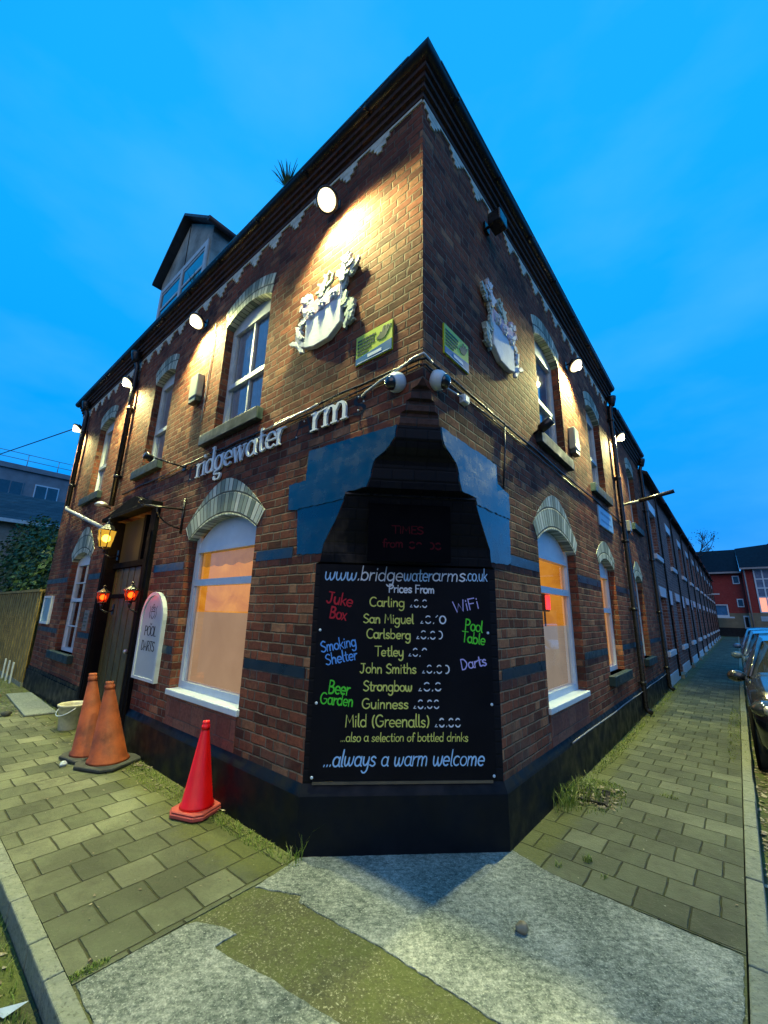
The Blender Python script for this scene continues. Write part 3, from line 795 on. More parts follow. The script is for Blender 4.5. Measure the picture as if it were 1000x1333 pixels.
# ---------------------------------------------------------------- windows
def win_base(u, rot):
    p = (u, 0, 0) if rot == 0 else (0, u, 0)
    return p
def arch_ring(uc, w, kind, par, rot, mat=None):
    """pale brick arch: inner segmental, outer pointed or segmental"""
    u0, u1, zb, zs, zc = w
    zz = zs
    inner = arch_pts(u0 - uc, u1 - uc, zs - zz, zc - zz)          # right -> left
    a = (u1 - u0) / 2
    if kind == 'pointed':
        ap = 0.62 if a > 0.55 else 0.42
        s = 0.12
        o = []
        for i in range(15):
            t = i / 14.0; q = abs(2 * t - 1)
            x = (a + s) * (1 - 2 * t)
            z = 0.15 * q ** 1.2 + ap * (1 - q ** 1.55) * 1.0
            o.append((x, z))
    else:
        s = 0.06; o = []
        for (x, z) in arch_pts(-a - s, a + s, 0.24, (zc - zz) + 0.25): o.append((x, z))
    bm = B()
    for y, fl in ((-0.006, False),):
        A1 = [bm.verts.new((x, y, z)) for x, z in inner]; A2 = [bm.verts.new((x, y, z)) for x, z in o]
        for i in range(14): bm.faces.new((A1[i], A2[i], A2[i + 1], A1[i + 1]))
        B1 = [bm.verts.new((x, 0.13, z - 0.001)) for x, z in inner]; B2 = [bm.verts.new((x, 0.002, z)) for x, z in o]
        for i in range(14):
            bm.faces.new((A1[i], A1[i + 1], B1[i + 1], B1[i])); bm.faces.new((A2[i + 1], A2[i], B2[i], B2[i + 1]))
        bm.faces.new((A1[0], B1[0], B2[0], A2[0])); bm.faces.new((A2[-1], B2[-1], B1[-1], A1[-1]))
    bmesh.ops.recalc_face_normals(bm, faces=bm.faces)
    return obj("arch", bm, mat or M_arch, par, loc=(0, 0, zz))
def room(par, u0, u1, z0, z1, y0, d, mat):
    bm = B(); box(bm, u0, u1, y0, y0 + d, z0, z1)
    for f in list(bm.faces):
        if f.calc_center_median().y < y0 + 1e-4: bm.faces.remove(f)
    for f in bm.faces: f.normal_flip()
    return obj("interior", bm, mat, par)
def pane(par, u0, u1, z0, z1, y, mat=None, name="pane"):
    bm = B(); bm.faces.new([bm.verts.new(p) for p in ((u0, y, z0), (u1, y, z0), (u1, y, z1), (u0, y, z1))])
    return obj(name, bm, mat or M_glass, par)
def sill_obj(par, u0, u1, z, h, o, mat):
    bm = B(); box(bm, u0, u1, -o, 0.14, z, z + h, bev=0.008)
    return obj("sill", bm, mat, par)

def pub_window(key, w, rot, style):
    u0, u1, zb, zs, zc = w
    uc = (u0 + u1) / 2; a = (u1 - u0) / 2
    FD, FB = 0.10, 0.17        # frame front / back depth
    bm = B(); t = 0.062 if style in ('lit', 'frost') else 0.05
    zh = zs - 0.02 if style in ('lit', 'frost') else zc + 0.02
    z0 = zb + (0.03 if style == 'frost' else 0.0)
    box(bm, -a - .01, -a + t, FD, FB, z0, zc + .02); box(bm, a - t, a + .01, FD, FB, z0, zc + .02)
    box(bm, -a + t, a - t, FD, FB, z0, z0 + t * 1.1)
    if style in ('lit', 'frost'):
        prism(bm, [(x - uc, z) for x, z in ([(u0 + t, zs - .11), (u1 - t, zs - .11)] + arch_pts(u0 + t, u1 - t, zs - .03, zc + 0.01))], FD + .012, FB - .01)
        box(bm, -a + t, a - t, FD - .006, FB, zs - .15, zs - .105)
        zt = 1.89 if zb < 0.8 else 1.72
        zt = 1.89 if style == 'frost' else 1.72
        box(bm, -a + t, a - t, FD - .004, FB, zt - .036, zt + .036)
        for za, zbb in ((z0 + t, zt - .036), (zt + .036, zs - .15)):
            for xa in (-a + t, a - t - .018): box(bm, xa, xa + .018, FD + .022, FB - .01, za, zbb)
    else:
        zt = 4.29 if zb > 3 else 1.71
        box(bm, -a + t, a - t, FD - .008, FB, zt - .03, zt + .03)
        box(bm, -a + t, a - t, FD, FB, zs - .08, zc + .02)
        for xa in (-a + t, a - t - .03):
            box(bm, xa, xa + .03, FD + .008, FB - .008, zt + .03, zs - .08); box(bm, xa, xa + .03, FD + .03, FB + .012, z0 + t, zt - .03)
        if style == 'sashbar': box(bm, -.012, .012, FD + .012, FB - .01, z0 + t, zs - .08)
        if style == 'grid':
            box(bm, -.012, .012, FD + .012, FB - .01, z0 + t, zs - .08)
            for zz in (1.25, 2.02): box(bm, -a + t, a - t, FD + .014, FB - .012, zz - .01, zz + .01)
    f = obj("window", bm, M_white if style in ('lit', 'frost', 'grid') else M_whitewood, pub, loc=win_base(uc, rot), rot=(0, 0, rot))
    ztop = zs - .15 if style in ('lit', 'frost') else zs - .07
    if style == 'frost':
        zfr = 1.57 if rot == 0 else 1.50
        pane(f, -a + t, a - t, z0 + t, ztop, FD + .045)
        pane(f, -a + t + .001, a - t - .001, z0 + t, zfr, FD + .056, M_frost if rot == 0 else M_frostpale, "frosted_film")
        room(f, -a + .03, a - .03, z0, zc, FB + .002, 0.75, M_room)
        if rot == 0:
            vb = B(); prev = None
            for i in range(31):
                x = -a + t + (2 * a - 2 * t) * i / 30; y = FD + .065 + .008 * math.sin(i * 1.3)
                q = (vb.verts.new((x, y, ztop - .14 - .025 * abs(math.sin(i * .5)))), vb.verts.new((x, y, ztop)))
                if prev: vb.faces.new((prev[0], q[0], q[1], prev[1]))
                prev = q
            obj("valance", vb, net("green_net_valance", (.70, .74, .42), .75), f, smooth=True)
    elif style == 'lit':
        pane(f, -a + t, a - t, z0 + t, ztop, FD + .045)
        room(f, -a + .03, a - .03, z0, zc, FB + .002, 0.6, M_room)
    elif style == 'grid':
        pane(f, -a + t, a - t, z0 + t, ztop, FD + .04)
        room(f, -a + .03, a - .03, z0, zc, FB + .002, 0.8, M_dark)
    else:
        pane(f, -a + t, a - t, z0 + t, ztop, FD + .04)
        room(f, -a + .03, a - .03, z0, zc + .02, FB + .03, 0.5, M_dark)
        bm = B(); rr = random.Random(key)
        n = 40; prev = None
        for half in ((-1, -.06), (.04, 1)):
            prev = None
            for i in range(n + 1):
                x = (half[0] + (half[1] - half[0]) * i / n) * (a - t)
                y = FD + .058 + .008 * math.sin(i * 0.9 + rr.random() * .5)
                cut = 0.10 * max(0, (i / n if half[0] < 0 else 1 - i / n)) if rot == 0 else 0
                q = (bm.verts.new((x, y, z0 + .02)), bm.verts.new((x * (0.9 + .1 * 1), y, zc - .05 - cut)))
                if prev: bm.faces.new((prev[0], q[0], q[1], prev[1]))
                prev = q
        obj("curtain", bm, M_curtain, f, smooth=True)
    if zb > 3:
        sill_obj(f, -a - .20, a + .07, zb - .14, .14, .075, M_sillpaint)
    elif style == 'frost':
        sill_obj(f, -a - .02, a + .02, zb - .03, .058, .028, M_white)
        bm = B(); box(bm, -a + .01, a - .01, -.006, .1, .428, zb - .032)
        obj("infill_panel", bm, M_brick_red, f)
    else:
        sill_obj(f, -a - .12, a + .12, zb - .13, .13, .085, M_sillpaint)
    arch_ring(uc, w, 'pointed' if zb < 3 else 'flat', f, 0)
    return f
wL1 = pub_window(1, WL_['L1'], 0, 'frost')
pub_window(2, WL_['L4'], 0, 'grid'); pub_window(3, WL_['U1'], 0, 'sashbar'); pub_window(4, WL_['U2'], 0, 'sash'); pub_window(5, WL_['U3'], 0, 'sash')
pub_window(6, WR_['R1'], RZ, 'frost'); pub_window(7, WR_['R2'], RZ, 'lit'); pub_window(8, WR_['U1'], RZ, 'sash'); pub_window(9, WR_['U2'], RZ, 'sash')
pub_window(10, WR2['R3'], RZ, 'sash'); pub_window(11, WR2['U3'], RZ, 'sash')

# ---------------------------------------------------------------- entrance
dx0, dx1, dz0, dz1 = DOOR
bm = B()
box(bm, dx0 - .02, dx0 + .16, -.05, .16, 0.0, 2.93, bev=.008); box(bm, dx1 - .16, dx1 + .02, -.05, .16, 0.0, 2.93, bev=.008)
box(bm, dx0 + .16, dx1 - .16, .05, .16, 2.18, 2.26); box(bm, dx0 + .16, dx1 - .52, .075, .10, 1.73, 1.79)
for x in (dx0 + .02, dx1 - .14): box(bm, x, x + .1, -.062, -.05, .3, 2.6)
box(bm, -5.02, -4.94, .07, .15, 2.26, 2.93)
df = obj("doorway_surround", bm, M_blackmatt, pub)
bm = B(); box(bm, dx0 - .12, dx1 + .06, -.14, .02, 2.93, 2.99, bev=.006); prism(bm, [(dx0 - .1, 2.992), (dx1 + .04, 2.992), (-4.75, 3.10), (-4.95, 3.17), (-5.15, 3.16)], -.12, .0)
obj("door_hood", bm, M_blackmatt, pub)
M_door = plain("dark_green_planks", (0.085, 0.075, 0.022), 0.45, 0.35, 5, 0.2)
bm = B(); x = dx0 + .17; k = 0
while x < dx1 - .5:
    box(bm, x, x + .108, .10 + .008 * (k % 2), .15, 0.04, 2.18, bev=.006); x += .114; k += 1
dr = obj("door", bm, M_door, pub)
bm = B(); ball(bm, (dx1 - .62, .075, 1.02), .03); obj("handle", bm, M_galv, dr)
bm = B(); box(bm, dx1 - .40, dx1 - .30, .10, .115, 1.82, 2.17); obj("side_light", bm, lit_wall("porch_glow", (0.75, 0.55, 0.10), (0.95, 0.75, 0.22), 0.8), df)
bm = B(); box(bm, dx1 - .50, dx1 - .16, .12, .15, .02, 2.18); obj("side_panel", bm, M_blackmatt, df)
bm = B(); box(bm, dx0 + .16, dx1 - .16, .13, .135, 2.26, 2.93); obj("fanlight", bm, lit_wall("fanlight_glow", (0.03, 0.02, 0.006), (0.08, 0.05, 0.012), 0.25), df)
bm = B(); box(bm, dx0, dx1, .29, .31, 0, 2.95); box(bm, dx0, dx1, -.06, .3, -.02, .05); obj("threshold", bm, M_kerb, df)

# ---------------------------------------------------------------- dormer
bm = B()
d0, d1, dy, zb_, zev, zap = -6.9, -4.72, 0.30, 6.4, 8.28, 9.16
xm = (d0 + d1) / 2
prism(bm, [(d0, zb_), (d1, zb_), (d1, zev), (xm, zap - .06), (d0, zev)], dy, dy + 2.4)
dorm = obj("dormer", bm, plain("mossy_render", (0.30, 0.34, 0.30), 0.8, 0.5, 2.5, 0.4), pub)
bm = B()
for s in (-1, 1):
    xe = xm + s * (d1 - d0) / 2 * 1.1
    ze = zev - .08
    for (ya, yb, th, m_) in ((dy - .16, dy + 2.45, .07, 0),):
        q = [(xm, ya, zap), (xe, ya, ze), (xe, yb, ze), (xm, yb, zap)]
        top = [bm.verts.new((x, y, z + .06)) for x, y, z in q]; bot = [bm.verts.new((x, y, z)) for x, y, z in q]
        bm.faces.new(top); bm.faces.new(bot[::-1])
        for i in range(4): bm.faces.new((top[i], bot[i], bot[(i + 1) % 4], top[(i + 1) % 4]))
tube(bm, [(d1 + .12, dy - .16, zev - .07), (d1 + .12, dy + 1.0, zev - .07)], .05, 8)
obj("dormer_roof", bm, M_slate, dorm)
bm = B()
box(bm, d0 + .08, d1 - .08, dy - .03, dy - .004, 7.92, 8.02); box(bm, d0 + .08, d1 - .08, dy - .03, dy - .004, 6.75, 6.85)
for x in (d0 + .08, xm - .05, d1 - .18): box(bm, x, x + .1, dy - .032, dy - .004, 6.85, 7.92)
for xa, xb in ((d0 + .2, xm - .07), (xm + .07, d1 - .2)):
    box(bm, xa, xb, dy - .024, dy - .004, 7.48, 7.53)
    box(bm, xa, xb, dy - .02, dy - .004, 7.86, 7.9)
dw = obj("dormer_window", bm, M_whitewood, dorm)
bm = B(); box(bm, d0 + .1, d1 - .1, dy - .012, dy - .003, 6.8, 7.95)
obj("pane", bm, gloss_paint("dark_window_glass", (0.02, 0.03, 0.035), 0.05, 0.5, 1.5, 0.02), dorm)
bm = B()
for i in range(1): box(bm, xm - .006, xm + .006, dy - .01, dy - .002, 8.03, zap - .1)
obj("board_joint", bm, M_blackmatt, dorm)

# ================================================================== things on the walls
def wall_pt(side, u, o, z): return (u, -o, z) if side == 'L' else (o, u, z)
def wrot(side): return 0.0 if side == 'L' else RZ

# floodlights
def flood(side, u, z, label, yaw=0.0, lit=True, energy=1200):
    t = empty("floodlight", wall_pt(side, u, 0.0, z), wrot(side), label, "floodlight", "floodlights under the eaves" if lit else None)
    bm = B(); box(bm, -.05, .05, -.012, 0, -.02, .09, bev=.003); tube(bm, [(0, 0, .05), (0, -.06, .055), (0, -.11, .03)], .012, 8)
    obj("bracket", bm, M_black, t)
    Mx = Matrix.Rotation(yaw, 4, 'Z') @ Matrix.Rotation(R(-40), 4, 'X')
    T = Matrix.Translation((0, -.13, .0)) @ Mx
    bm = B(); lathe(bm, [(.112, -.024), (.118, -.018), (.116, .0), (.09, .03), (.05, .05), (.01, .055)], 24)
    for i in range(5): box(bm, -.07 + .032 * i, -.064 + .032 * i, -.05, .045, .03, .06)
    bmesh.ops.transform(bm, matrix=T, verts=bm.verts)
    obj("housing", bm, M_black, t)
    bm = B(); lathe(bm, [(.01, -.080), (.04, -.074), (.07, -.060), (.09, -.042), (.098, -.0245)], 24)
    bmesh.ops.transform(bm, matrix=T, verts=bm.verts)
    obj("lens", bm, M_lampglass, t)
    bm = B(); ball(bm, (0, 0, -.075), .045, 14); bmesh.ops.transform(bm, matrix=T, verts=bm.verts)
    obj("led_core", bm, M_lamp, t)
    if lit:
        l = bpy.data.lights.new("flood_beam", 'SPOT')
        l.energy = energy; l.color = (0.92, 0.90, 0.38); l.spot_size = R(150); l.spot_blend = 0.6; l.shadow_soft_size = 0.08
        lo = bpy.data.objects.new("flood_beam", l); COL.objects.link(lo); lo.parent = t
        lo.location = (0, -.20, -.06)
        d = Vector((1.4 * math.sin(yaw), -0.06, -0.9))
        lo.rotation_euler = d.to_track_quat('-Z', 'Y').to_euler()
    return t
flood('L', -1.04, 5.53, "lit floodlight on the front wall above the coat of arms", R(12))
flood('L', -3.70, 5.48, "lit floodlight on the front wall left of the large curtained window", R(12))
flood('L', -6.26, 5.50, "lit floodlight at the top of the middle black drainpipe")
flood('L', -9.32, 5.50, "lit floodlight at the far left end of the front wall", 0, True, 900)
flood('R', 3.82, 5.29, "lit floodlight on the side wall between the first two upper windows", R(-10), True, 1500)
flood('R', 6.90, 5.24, "lit floodlight on the side wall beside the drainpipe", R(-10), True, 1200)
# unlit black lamp near the corner
t = empty("wall_lamp", (0.0, 1.15, 5.56), RZ, "unlit black box lamp on the side wall just under the cornice", "lamp")
bm = B(); box(bm, -.05, .05, -.03, 0, -.05, .05); tube(bm, [(0, -.02, 0), (0, -.09, 0)], .015); obj("bracket", bm, M_black, t)
bm = B(); box(bm, -.09, .09, -.21, -.07, -.07, .07, bev=.012); obj("housing", bm, M_black, t)

# coats of arms
def arms(side, u, z, mirror, label):
    t = empty("coat_of_arms", wall_pt(side, u, 0, z), wrot(side), label, "coat of arms", "carved coats of arms on the upper walls")
    mx = -1 if mirror else 1
    rr = random.Random(11)
    mats = [plain("weathered_white_plaster", (0.58, 0.62, 0.66), 0.7, 0.25, 9, 0.3), plain("faded_lilac_plaster", (0.48, 0.38, 0.50), 0.7, 0.25, 9, 0.3), plain("greenish_plaster", (0.42, 0.52, 0.46), 0.7, 0.25, 9, 0.3)]
    def P(pts): return [(x * mx, q) for x, q in pts] if mx > 0 else [(x * mx, q) for x, q in pts][::-1]
    bm = B()
    sh = [(-.24, -.36), (-.10, -.40), (.10, -.40), (.25, -.30), (.25, .12), (-.24, .12)]
    prism(bm, P(sh), -.055, 0)
    bmesh.ops.bevel(bm, geom=list(bm.edges), offset=.006, segments=1, affect='EDGES')
    obj("shield", bm, plain("pale_shield_plaster", (0.70, 0.76, 0.80), 0.7, 0.15, 5, 0.2), t)
    bm = B()     # chief on the shield with three little flowers
    prism(bm, P([(-.225, -.06), (.235, -.02), (.235, .105), (-.225, .105)]), -.062, -.05)
    obj("chief", bm, mats[1], t)
    bm = B()
    for cx, cz in ((-.15, -.03), (0.0, 0.0), (.15, .03)):
        for k in range(6):
            a = k * math.pi / 3
            ball(bm, ((cx + .030 * math.cos(a)) * mx, -.066, cz + .036 * math.sin(a)), .02, 8, 0, (1, .8, 1.2))
        ball(bm, (cx * mx, -.075, cz), .018, 8)
    obj("flowers", bm, mats[0], t)
    def leaf(bm, x, z, l, w, ang, y=-.035):
        """flat carved acanthus lobe with notched edge"""
        ca_, sa_ = math.cos(R(ang)), math.sin(R(ang)); c = rr.uniform(-.35, .35)
        if z > .12: z = .12 + (z - .12) * .70; l *= .80
        o = []
        for f, g in ((-1, .15), (-.7, .75), (-.45, .6), (-.2, 1.05), (.1, .75), (.4, .95), (.7, .45), (1.05, .0)): o.append((g * w + c * l * f * f, f * l))
        for f, g in ((.75, .5), (.5, .9), (.25, .65), (-.05, 1.0), (-.4, .55), (-.75, .7)): o.append((-g * w + c * l * f * f, f * l))
        q = [(x + a * ca_ + b * sa_, z - a * sa_ + b * ca_) for a, b in o]
        k = rr.uniform(-.012, .012)
        a_, b_ = prism(bm, P(q), y + k - .012, y + k + .014)
    # mantling both sides
    for s, mi in ((-1, 0), (1, 1)):
        bm = B()
        for i in range(34):
            f = i / 33
            x = s * (.29 + .10 * math.sin(f * 6.3 + (0 if s < 0 else 1.2)) * (0.6 + .4 * f)) + rr.uniform(-.02, .02)
            zz = -.34 + f * .62
            leaf(bm, x + rr.uniform(-.03, .05) * s, zz, rr.uniform(.040, .075), rr.uniform(.016, .028), s * rr.uniform(5, 85) + (180 if i % 3 == 0 else 0), -.03 - .012 * (i % 2))
        leaf(bm, s * .30, -.33, .06, .025, 20 * s)
        obj("mantling", bm, mats[(mi * 2) % 3], t)
    # three crests: small head, rampant beast, tall plume
    bm = B()
    for x, zz, l, w, a in ((-.30, .20, .07, .035, 15), (-.27, .29, .05, .042, 60), (-.33, .25, .04, .02, -50), (-.22, .22, .07, .03, -10), (-.25, .13, .06, .05, 0), (-.34, .14, .05, .02, 40)):
        leaf(bm, x, zz, l, w, a, -.04)
    obj("crest", bm, mats[1], t)
    bm = B()
    for x, zz, l, w, a in ((-.02, .20, .11, .05, 12), (.02, .33, .06, .035, 25), (.06, .40, .035, .014, 30), (-.07, .32, .06, .015, -55), (-.10, .23, .055, .014, -70), (.07, .24, .07, .02, 70), (.05, .14, .05, .018, 60), (-.05, .11, .06, .03, 0), (-.01, .42, .03, .012, -10), (.10, .33, .05, .012, 20)):
        leaf(bm, x, zz, l, w, a, -.045)
    obj("crest", bm, mats[2], t)
    bm = B()
    for x, zz, l, w, a in ((.25, .22, .10, .05, 5), (.26, .36, .08, .045, 0), (.27, .46, .045, .03, 5), (.32, .40, .06, .02, 50), (.35, .31, .06, .024, 70), (.19, .33, .05, .02, -50), (.23, .48, .04, .01, -25), (.30, .50, .04, .01, 25), (.36, .22, .05, .02, 40), (.20, .25, .05, .02, -60), (.33, .47, .03, .01, 60)):
        leaf(bm, x, zz, l, w, a, -.045)
    obj("crest", bm, mats[0], t)
    return t
arms('L', -1.10, 4.40, False, "pale carved coat of arms on the lamplit front wall, left of the corner")
arms('R', 1.37, 4.43, True, "bluish white carved coat of arms on the unlit side wall, right of the corner")

# yellow notice signs either side of the corner
M_syel = plain("yellow_green_sign", (0.50, 0.62, 0.03), 0.4, 0.1, 3); M_sblue = plain("sign_blue", (0.01, 0.12, 0.30), 0.4, 0.1, 3)
M_sdark = plain("sign_dark_ink", (0.03, 0.06, 0.03), 0.5, 0.1, 3); M_swhite = plain("sign_white", (0.6, 0.7, 0.75), 0.5, 0.1, 3)
def notice(side, u, label):
    t = empty("notice_sign", wall_pt(side, u, 0, 3.72), wrot(side), label, "sign", "yellow and blue notice signs at the corner")
    w, h = .195, .135
    bm = B(); box(bm, -w, w, -.014, 0, -h, h); obj("panel", bm, M_syel, t)
    bm = B(); prism(bm, [(-w + .003, -h + .003), (w - .003, -h + .003), (w - .003, -.035), (-w + .003, -.075)], -.0165, -.014); obj("blue_strip", bm, M_sblue, t)
    bm = B(); rr = random.Random(5)
    for i in range(5):
        z = .085 - i * .031; x = -w + .02
        ln = (.20, .185, .19, .15, .12)[i]; x1 = x + ln
        while x < x1:
            d = rr.uniform(.008, .03); box(bm, x, min(x + d, x1), -.0172, -.014, z - .008, z + .008); x += d + .006
    # open hand pictogram
    prism(bm, [(.03, .03), (.07, .0), (.12, .005), (.15, .04), (.185, .10), (.16, .095), (.14, .06), (.155, .11), (.135, .105), (.115, .065), (.12, .115), (.10, .11), (.09, .065), (.07, .075), (.06, .05)], -.017, -.014)
    obj("lettering", bm, M_sdark, t)
    bm = B(); box(bm, -.06, .09, -.0185, -.0165, -.105, -.078); box(bm, -w + .02, w - .02, -.0185, -.0165, -.127, -.121); obj("white_lettering", bm, M_swhite, t)
notice('L', -.475, "yellow and blue notice sign on the front wall, beside the corner")
notice('R', .47, "yellow and blue notice sign on the side wall, beside the corner")

# dome cameras
def domecam(side, u, z, yaw, label):
    t = empty("security_camera", wall_pt(side, u, 0, z), wrot(side), label, "security camera", "dome cameras at the corner")
    Mx = (Matrix.Rotation(yaw, 3, 'Z') @ Matrix.Rotation(R(90 + 22), 3, 'X'))
    bm = B(); lathe(bm, [(.068, 0), (.075, .02), (.075, .055), (.064, .078), (.058, .088)], 24, M=Mx); obj("housing", bm, M_white, t)
    bm = B(); lathe(bm, [(.056, .084), (.054, .1), (.042, .122), (.022, .135), (.002, .139)], 20, M=Mx); obj("dome", bm, gloss_paint("smoked_dome", (0.01, 0.01, 0.012), 0.05, 1, 1.5, 0.0), t)
    return t
domecam('L', -.20, 3.27, R(-20), "white dome camera with smoked lens on the front wall side of the corner")
domecam('R', .13, 3.28, R(20), "white dome camera with smoked lens on the side wall side of the corner")

# cables and conduits
def cable(name, pts, r, mat, label, cat, group=None):
    bm = B(); tube(bm, pts, r, 6); return tag(obj(name, bm, mat), label, cat, group)
rr = random.Random(4)
def run(u0, u1, z, o, side, n=14, j=.012): return [wall_pt(side, u0 + (u1 - u0) * i / n, o + rr.uniform(0, .004), z + rr.uniform(-j, j)) for i in range(n + 1)]
cable("cable", run(-5.9, -.02, 3.385, .014, 'L', 22) + run(.012, 8.0, 3.40, .014, 'R', 26), .010, M_black, "black cable bundle running round the corner above the pub name", "cable")
cable("cable", run(-4.6, -.03, 3.34, .012, 'L', 18, .006) + [(.012, .02, 3.345)] + run(.05, 4.0, 3.335, .012, 'R', 18, .006), .007, M_black, "thinner black cable below the main bundle round the corner", "cable")
cable("conduit", [(-1.95, -.03, 3.355), (-1.2, -.03, 3.37), (-1.1, -.03, 3.38)], .012, M_galv, "shiny metal conduit above the letters of the pub name", "conduit")
cable("conduit", [(-.58, -.02, 3.27), (-.52, -.03, 3.29), (-.38, -.03, 3.33), (-.25, -.04, 3.34), (-.05, -.03, 3.40), (0.02, -.02, 3.41), (.03, .08, 3.38)], .011, M_galv, "shiny metal conduit joining the two dome cameras", "conduit")
cable("cable", [(.012, .25, 3.28), (.03, .4, 3.28), (.03, .5, 3.29)], .008, M_galv, "short pale cable from the right dome camera to a small box", "cable")
cable("cable", run(1.36, 1.30, 3.0, .01, 'R', 2) and [(.012, 1.36, 3.38), (.014, 1.33, 3.1), (.012, 1.26, 2.72)], .008, M_black, "black cable dropping down beside the blue painted panel", "cable")
cable("conduit", [(.045 + .002 * (i % 2), 2.55 + i * .6, .385 + .006 * math.sin(i * 1.7)) for i in range(13)], .008, M_grey, "pale cable running along the top of the black plinth on the side wall", "cable")
t = empty("junction_box", (0, .55, 3.29), RZ, "small pale junction box on the side wall beside the dome camera", "junction box")
bm = B(); box(bm, -.04, .04, -.05, 0, -.035, .035, bev=.006); obj("box", bm, M_white, t); bm = B(); box(bm, -.03, .03, -.056, -.05, -.025, .025); obj("lid", bm, M_white, t)
cable("cable", [(-3.38, -.012, 5.35), (-3.36, -.012, 4.9), (-3.40, -.012, 4.3), (-3.42, -.012, 3.9)], .007, M_cream, "thin pale cable hanging down from the floodlight past the alarm box", "cable")

# burglar alarm boxes
def alarm(side, u, z, label):
    t = empty("alarm_box", wall_pt(side, u, 0, z), wrot(side), label, "alarm box", "alarm boxes on the upper walls")
    bm = B(); box(bm, -.11, .11, -.09, 0, -.13, .20, bev=.015); obj("cover", bm, plain("cream_plastic", (0.38, 0.42, 0.32), 0.4, 0.1, 4), t)
    bm = B(); box(bm, -.10, .10, -.085, -.005, -.20, -.13, bev=.01); obj("base", bm, plain("dark_green_plastic", (0.02, 0.05, 0.045), 0.4, 0.1, 4), t)
alarm('L', -3.62, 4.43, "cream alarm box with dark base on the front wall, left of the large curtained window")
alarm('R', 3.70, 4.02, "cream alarm box with dark base on the side wall beside the first upper window")

# pub name in raised letters
SER = {'r': [(.1, 0, .17), (.03, .96, .1)], 'i': [(.17, 0, .17), (.1, .96, .1)], 'd': [(.7, 1.76, .1), (.86, .04, .1)], 'w': [(.08, .97, .15), (1.06, .97, .15), (.56, .97, .14)], 'm': [(.1, 0, .15), (.58, 0, .15), (1.08, 0, .15), (.03, .96, .1)],
       'B': [(.06, 1.66, .1), (.06, .04, .1)], 'A': [(.02, .03, .2), (1, .03, .2)], 't': [], 'a': [], 'g': [(.88, 1.0, .1)], 'e': [], 's': [(.62, .8, .02)]}
M_letter = plain("white_letter", (0.66, 0.72, 0.74), 0.4, 0.06, 4)
M_ghost = plain("letter_ghost", (0.004, 0.008, 0.012), 0.7, 0.3, 6)
sign = empty("pub_name_letters", (-2.4, 0, 3.14), 0, "raised white serif letters spelling the pub name with B, A and s missing", "lettering")
def serif(word, x0, x1, xh, mat, th, o, par, name):
    W = sum(G[c][0] for c in word); sx = (x1 - x0) / W; x = x0
    for c in word:
        bm = B(); w, st = G[c]
        wf = lambda dx, dz: .013 + .026 * abs(dz)
        for i, p in enumerate(st):
            if c == 'g' and i == 1: p = sm([(.78, 1), (.72, .1), (.2, -.12), (.15, -.3), (.7, -.4), (.6, -.72), (.2, -.7), (.1, -.5)])
            q = [(a * sx, b * xh) for a, b in p]
            if c in 'AW' or (c == 'w'):
                wf2 = lambda dx, dz: .034 if dx * dz < 0 else .016
                if c == 'w': q = None
            if c == 'w':
                pass
            ribbon(bm, q, .02, -o - th - .0004 * i, th, (lambda dx, dz: .036 if dx * dz < 0 else .018) if c == 'A' and len(q) > 2 else wf) if q else None
        if c == 'w':
            for i, (a, b, ww) in enumerate((((.08, .98), (.34, .0), .034), ((.34, .0), (.56, .9), .016), ((.56, .98), (.80, .0), .034), ((.80, .0), (1.06, .98), .016))):
                ribbon(bm, [(a[0] * sx, a[1] * xh), (b[0] * sx, b[1] * xh)], ww, -o - th - .0004 * i, th, lambda dx, dz, ww=ww: ww)
        for k, (a, b, h) in enumerate(SER.get(c, [])):
            ribbon(bm, [((a - h) * sx, b * xh), ((a + h) * sx, b * xh)], .012, -o - th - .0004 * (k + 5), th, lambda dx, dz: .014)
        obj(name, bm, mat, par, loc=(x - par.location.x, 0, 0)); x += w * sx
serif('ridgewater', -3.30, -1.55, .165, M_letter, .022, .012, sign, "letter")
serif('rm', -1.16, -.71, .165, M_letter, .022, .012, sign, "letter")
serif('B', -3.56, -3.33, .165, M_ghost, .001, .001, sign, "letter_ghost"); serif('A', -1.44, -1.17, .165, M_ghost, .001, .001, sign, "letter_ghost"); serif('s', -.69, -.53, .165, M_ghost, .001, .001, sign, "letter_ghost")
bm = B()
for x, z in ((-1.40, 3.15), (-1.20, 3.15), (-1.30, 3.28), (-.62, 3.29), (-.62, 3.17), (-.56, 3.23), (-3.5, 3.16), (-3.5, 3.38)): ball(bm, (x + 2.4, -.012, z - 3.14), .008, 8)
obj("fixing", bm, M_letter, sign)

# price board on the chamfer
ca = 1.0 / math.sqrt(2)
cf = empty("price_board", (-1.03 / 2 + .0, 1.03 / 2, 0), R(45), "black price board with coloured chalk-pen writing on the chamfered corner", "price board")
YB = 0.0
def bpt(s0, s1, z0, z1, y0, y1, bm): box(bm, s0, s1, y0, y1, z0, z1)
bm = B(); box(bm, -.690, .668, -.026, .0, .445, 1.968); obj("board", bm, M_board, cf)
bm = B(); box(bm, -.66, .64, -.03, .0, .425, .443); obj("bottom_batten", bm, plain("old_batten", (.12, .09, .05), .7, .3, 9), cf)
def ink(n, c, e=0.0):
    m = Mat(n); m.set('Base Color', c); m.set('Roughness', .7); m.set('Specular IOR Level', .1); return m.m
I_w = ink("ink_white", (.80, .82, .84)); I_lb = ink("ink_light_blue", (.42, .66, .88)); I_y = ink("ink_yellow", (.78, .74, .16)); I_g = ink("ink_green", (.12, .75, .05))
I_r = ink("ink_red", (.62, .03, .04)); I_b = ink("ink_blue", (.16, .42, .85)); I_v = ink("ink_lilac", (.58, .50, .85))
y0 = -.0268
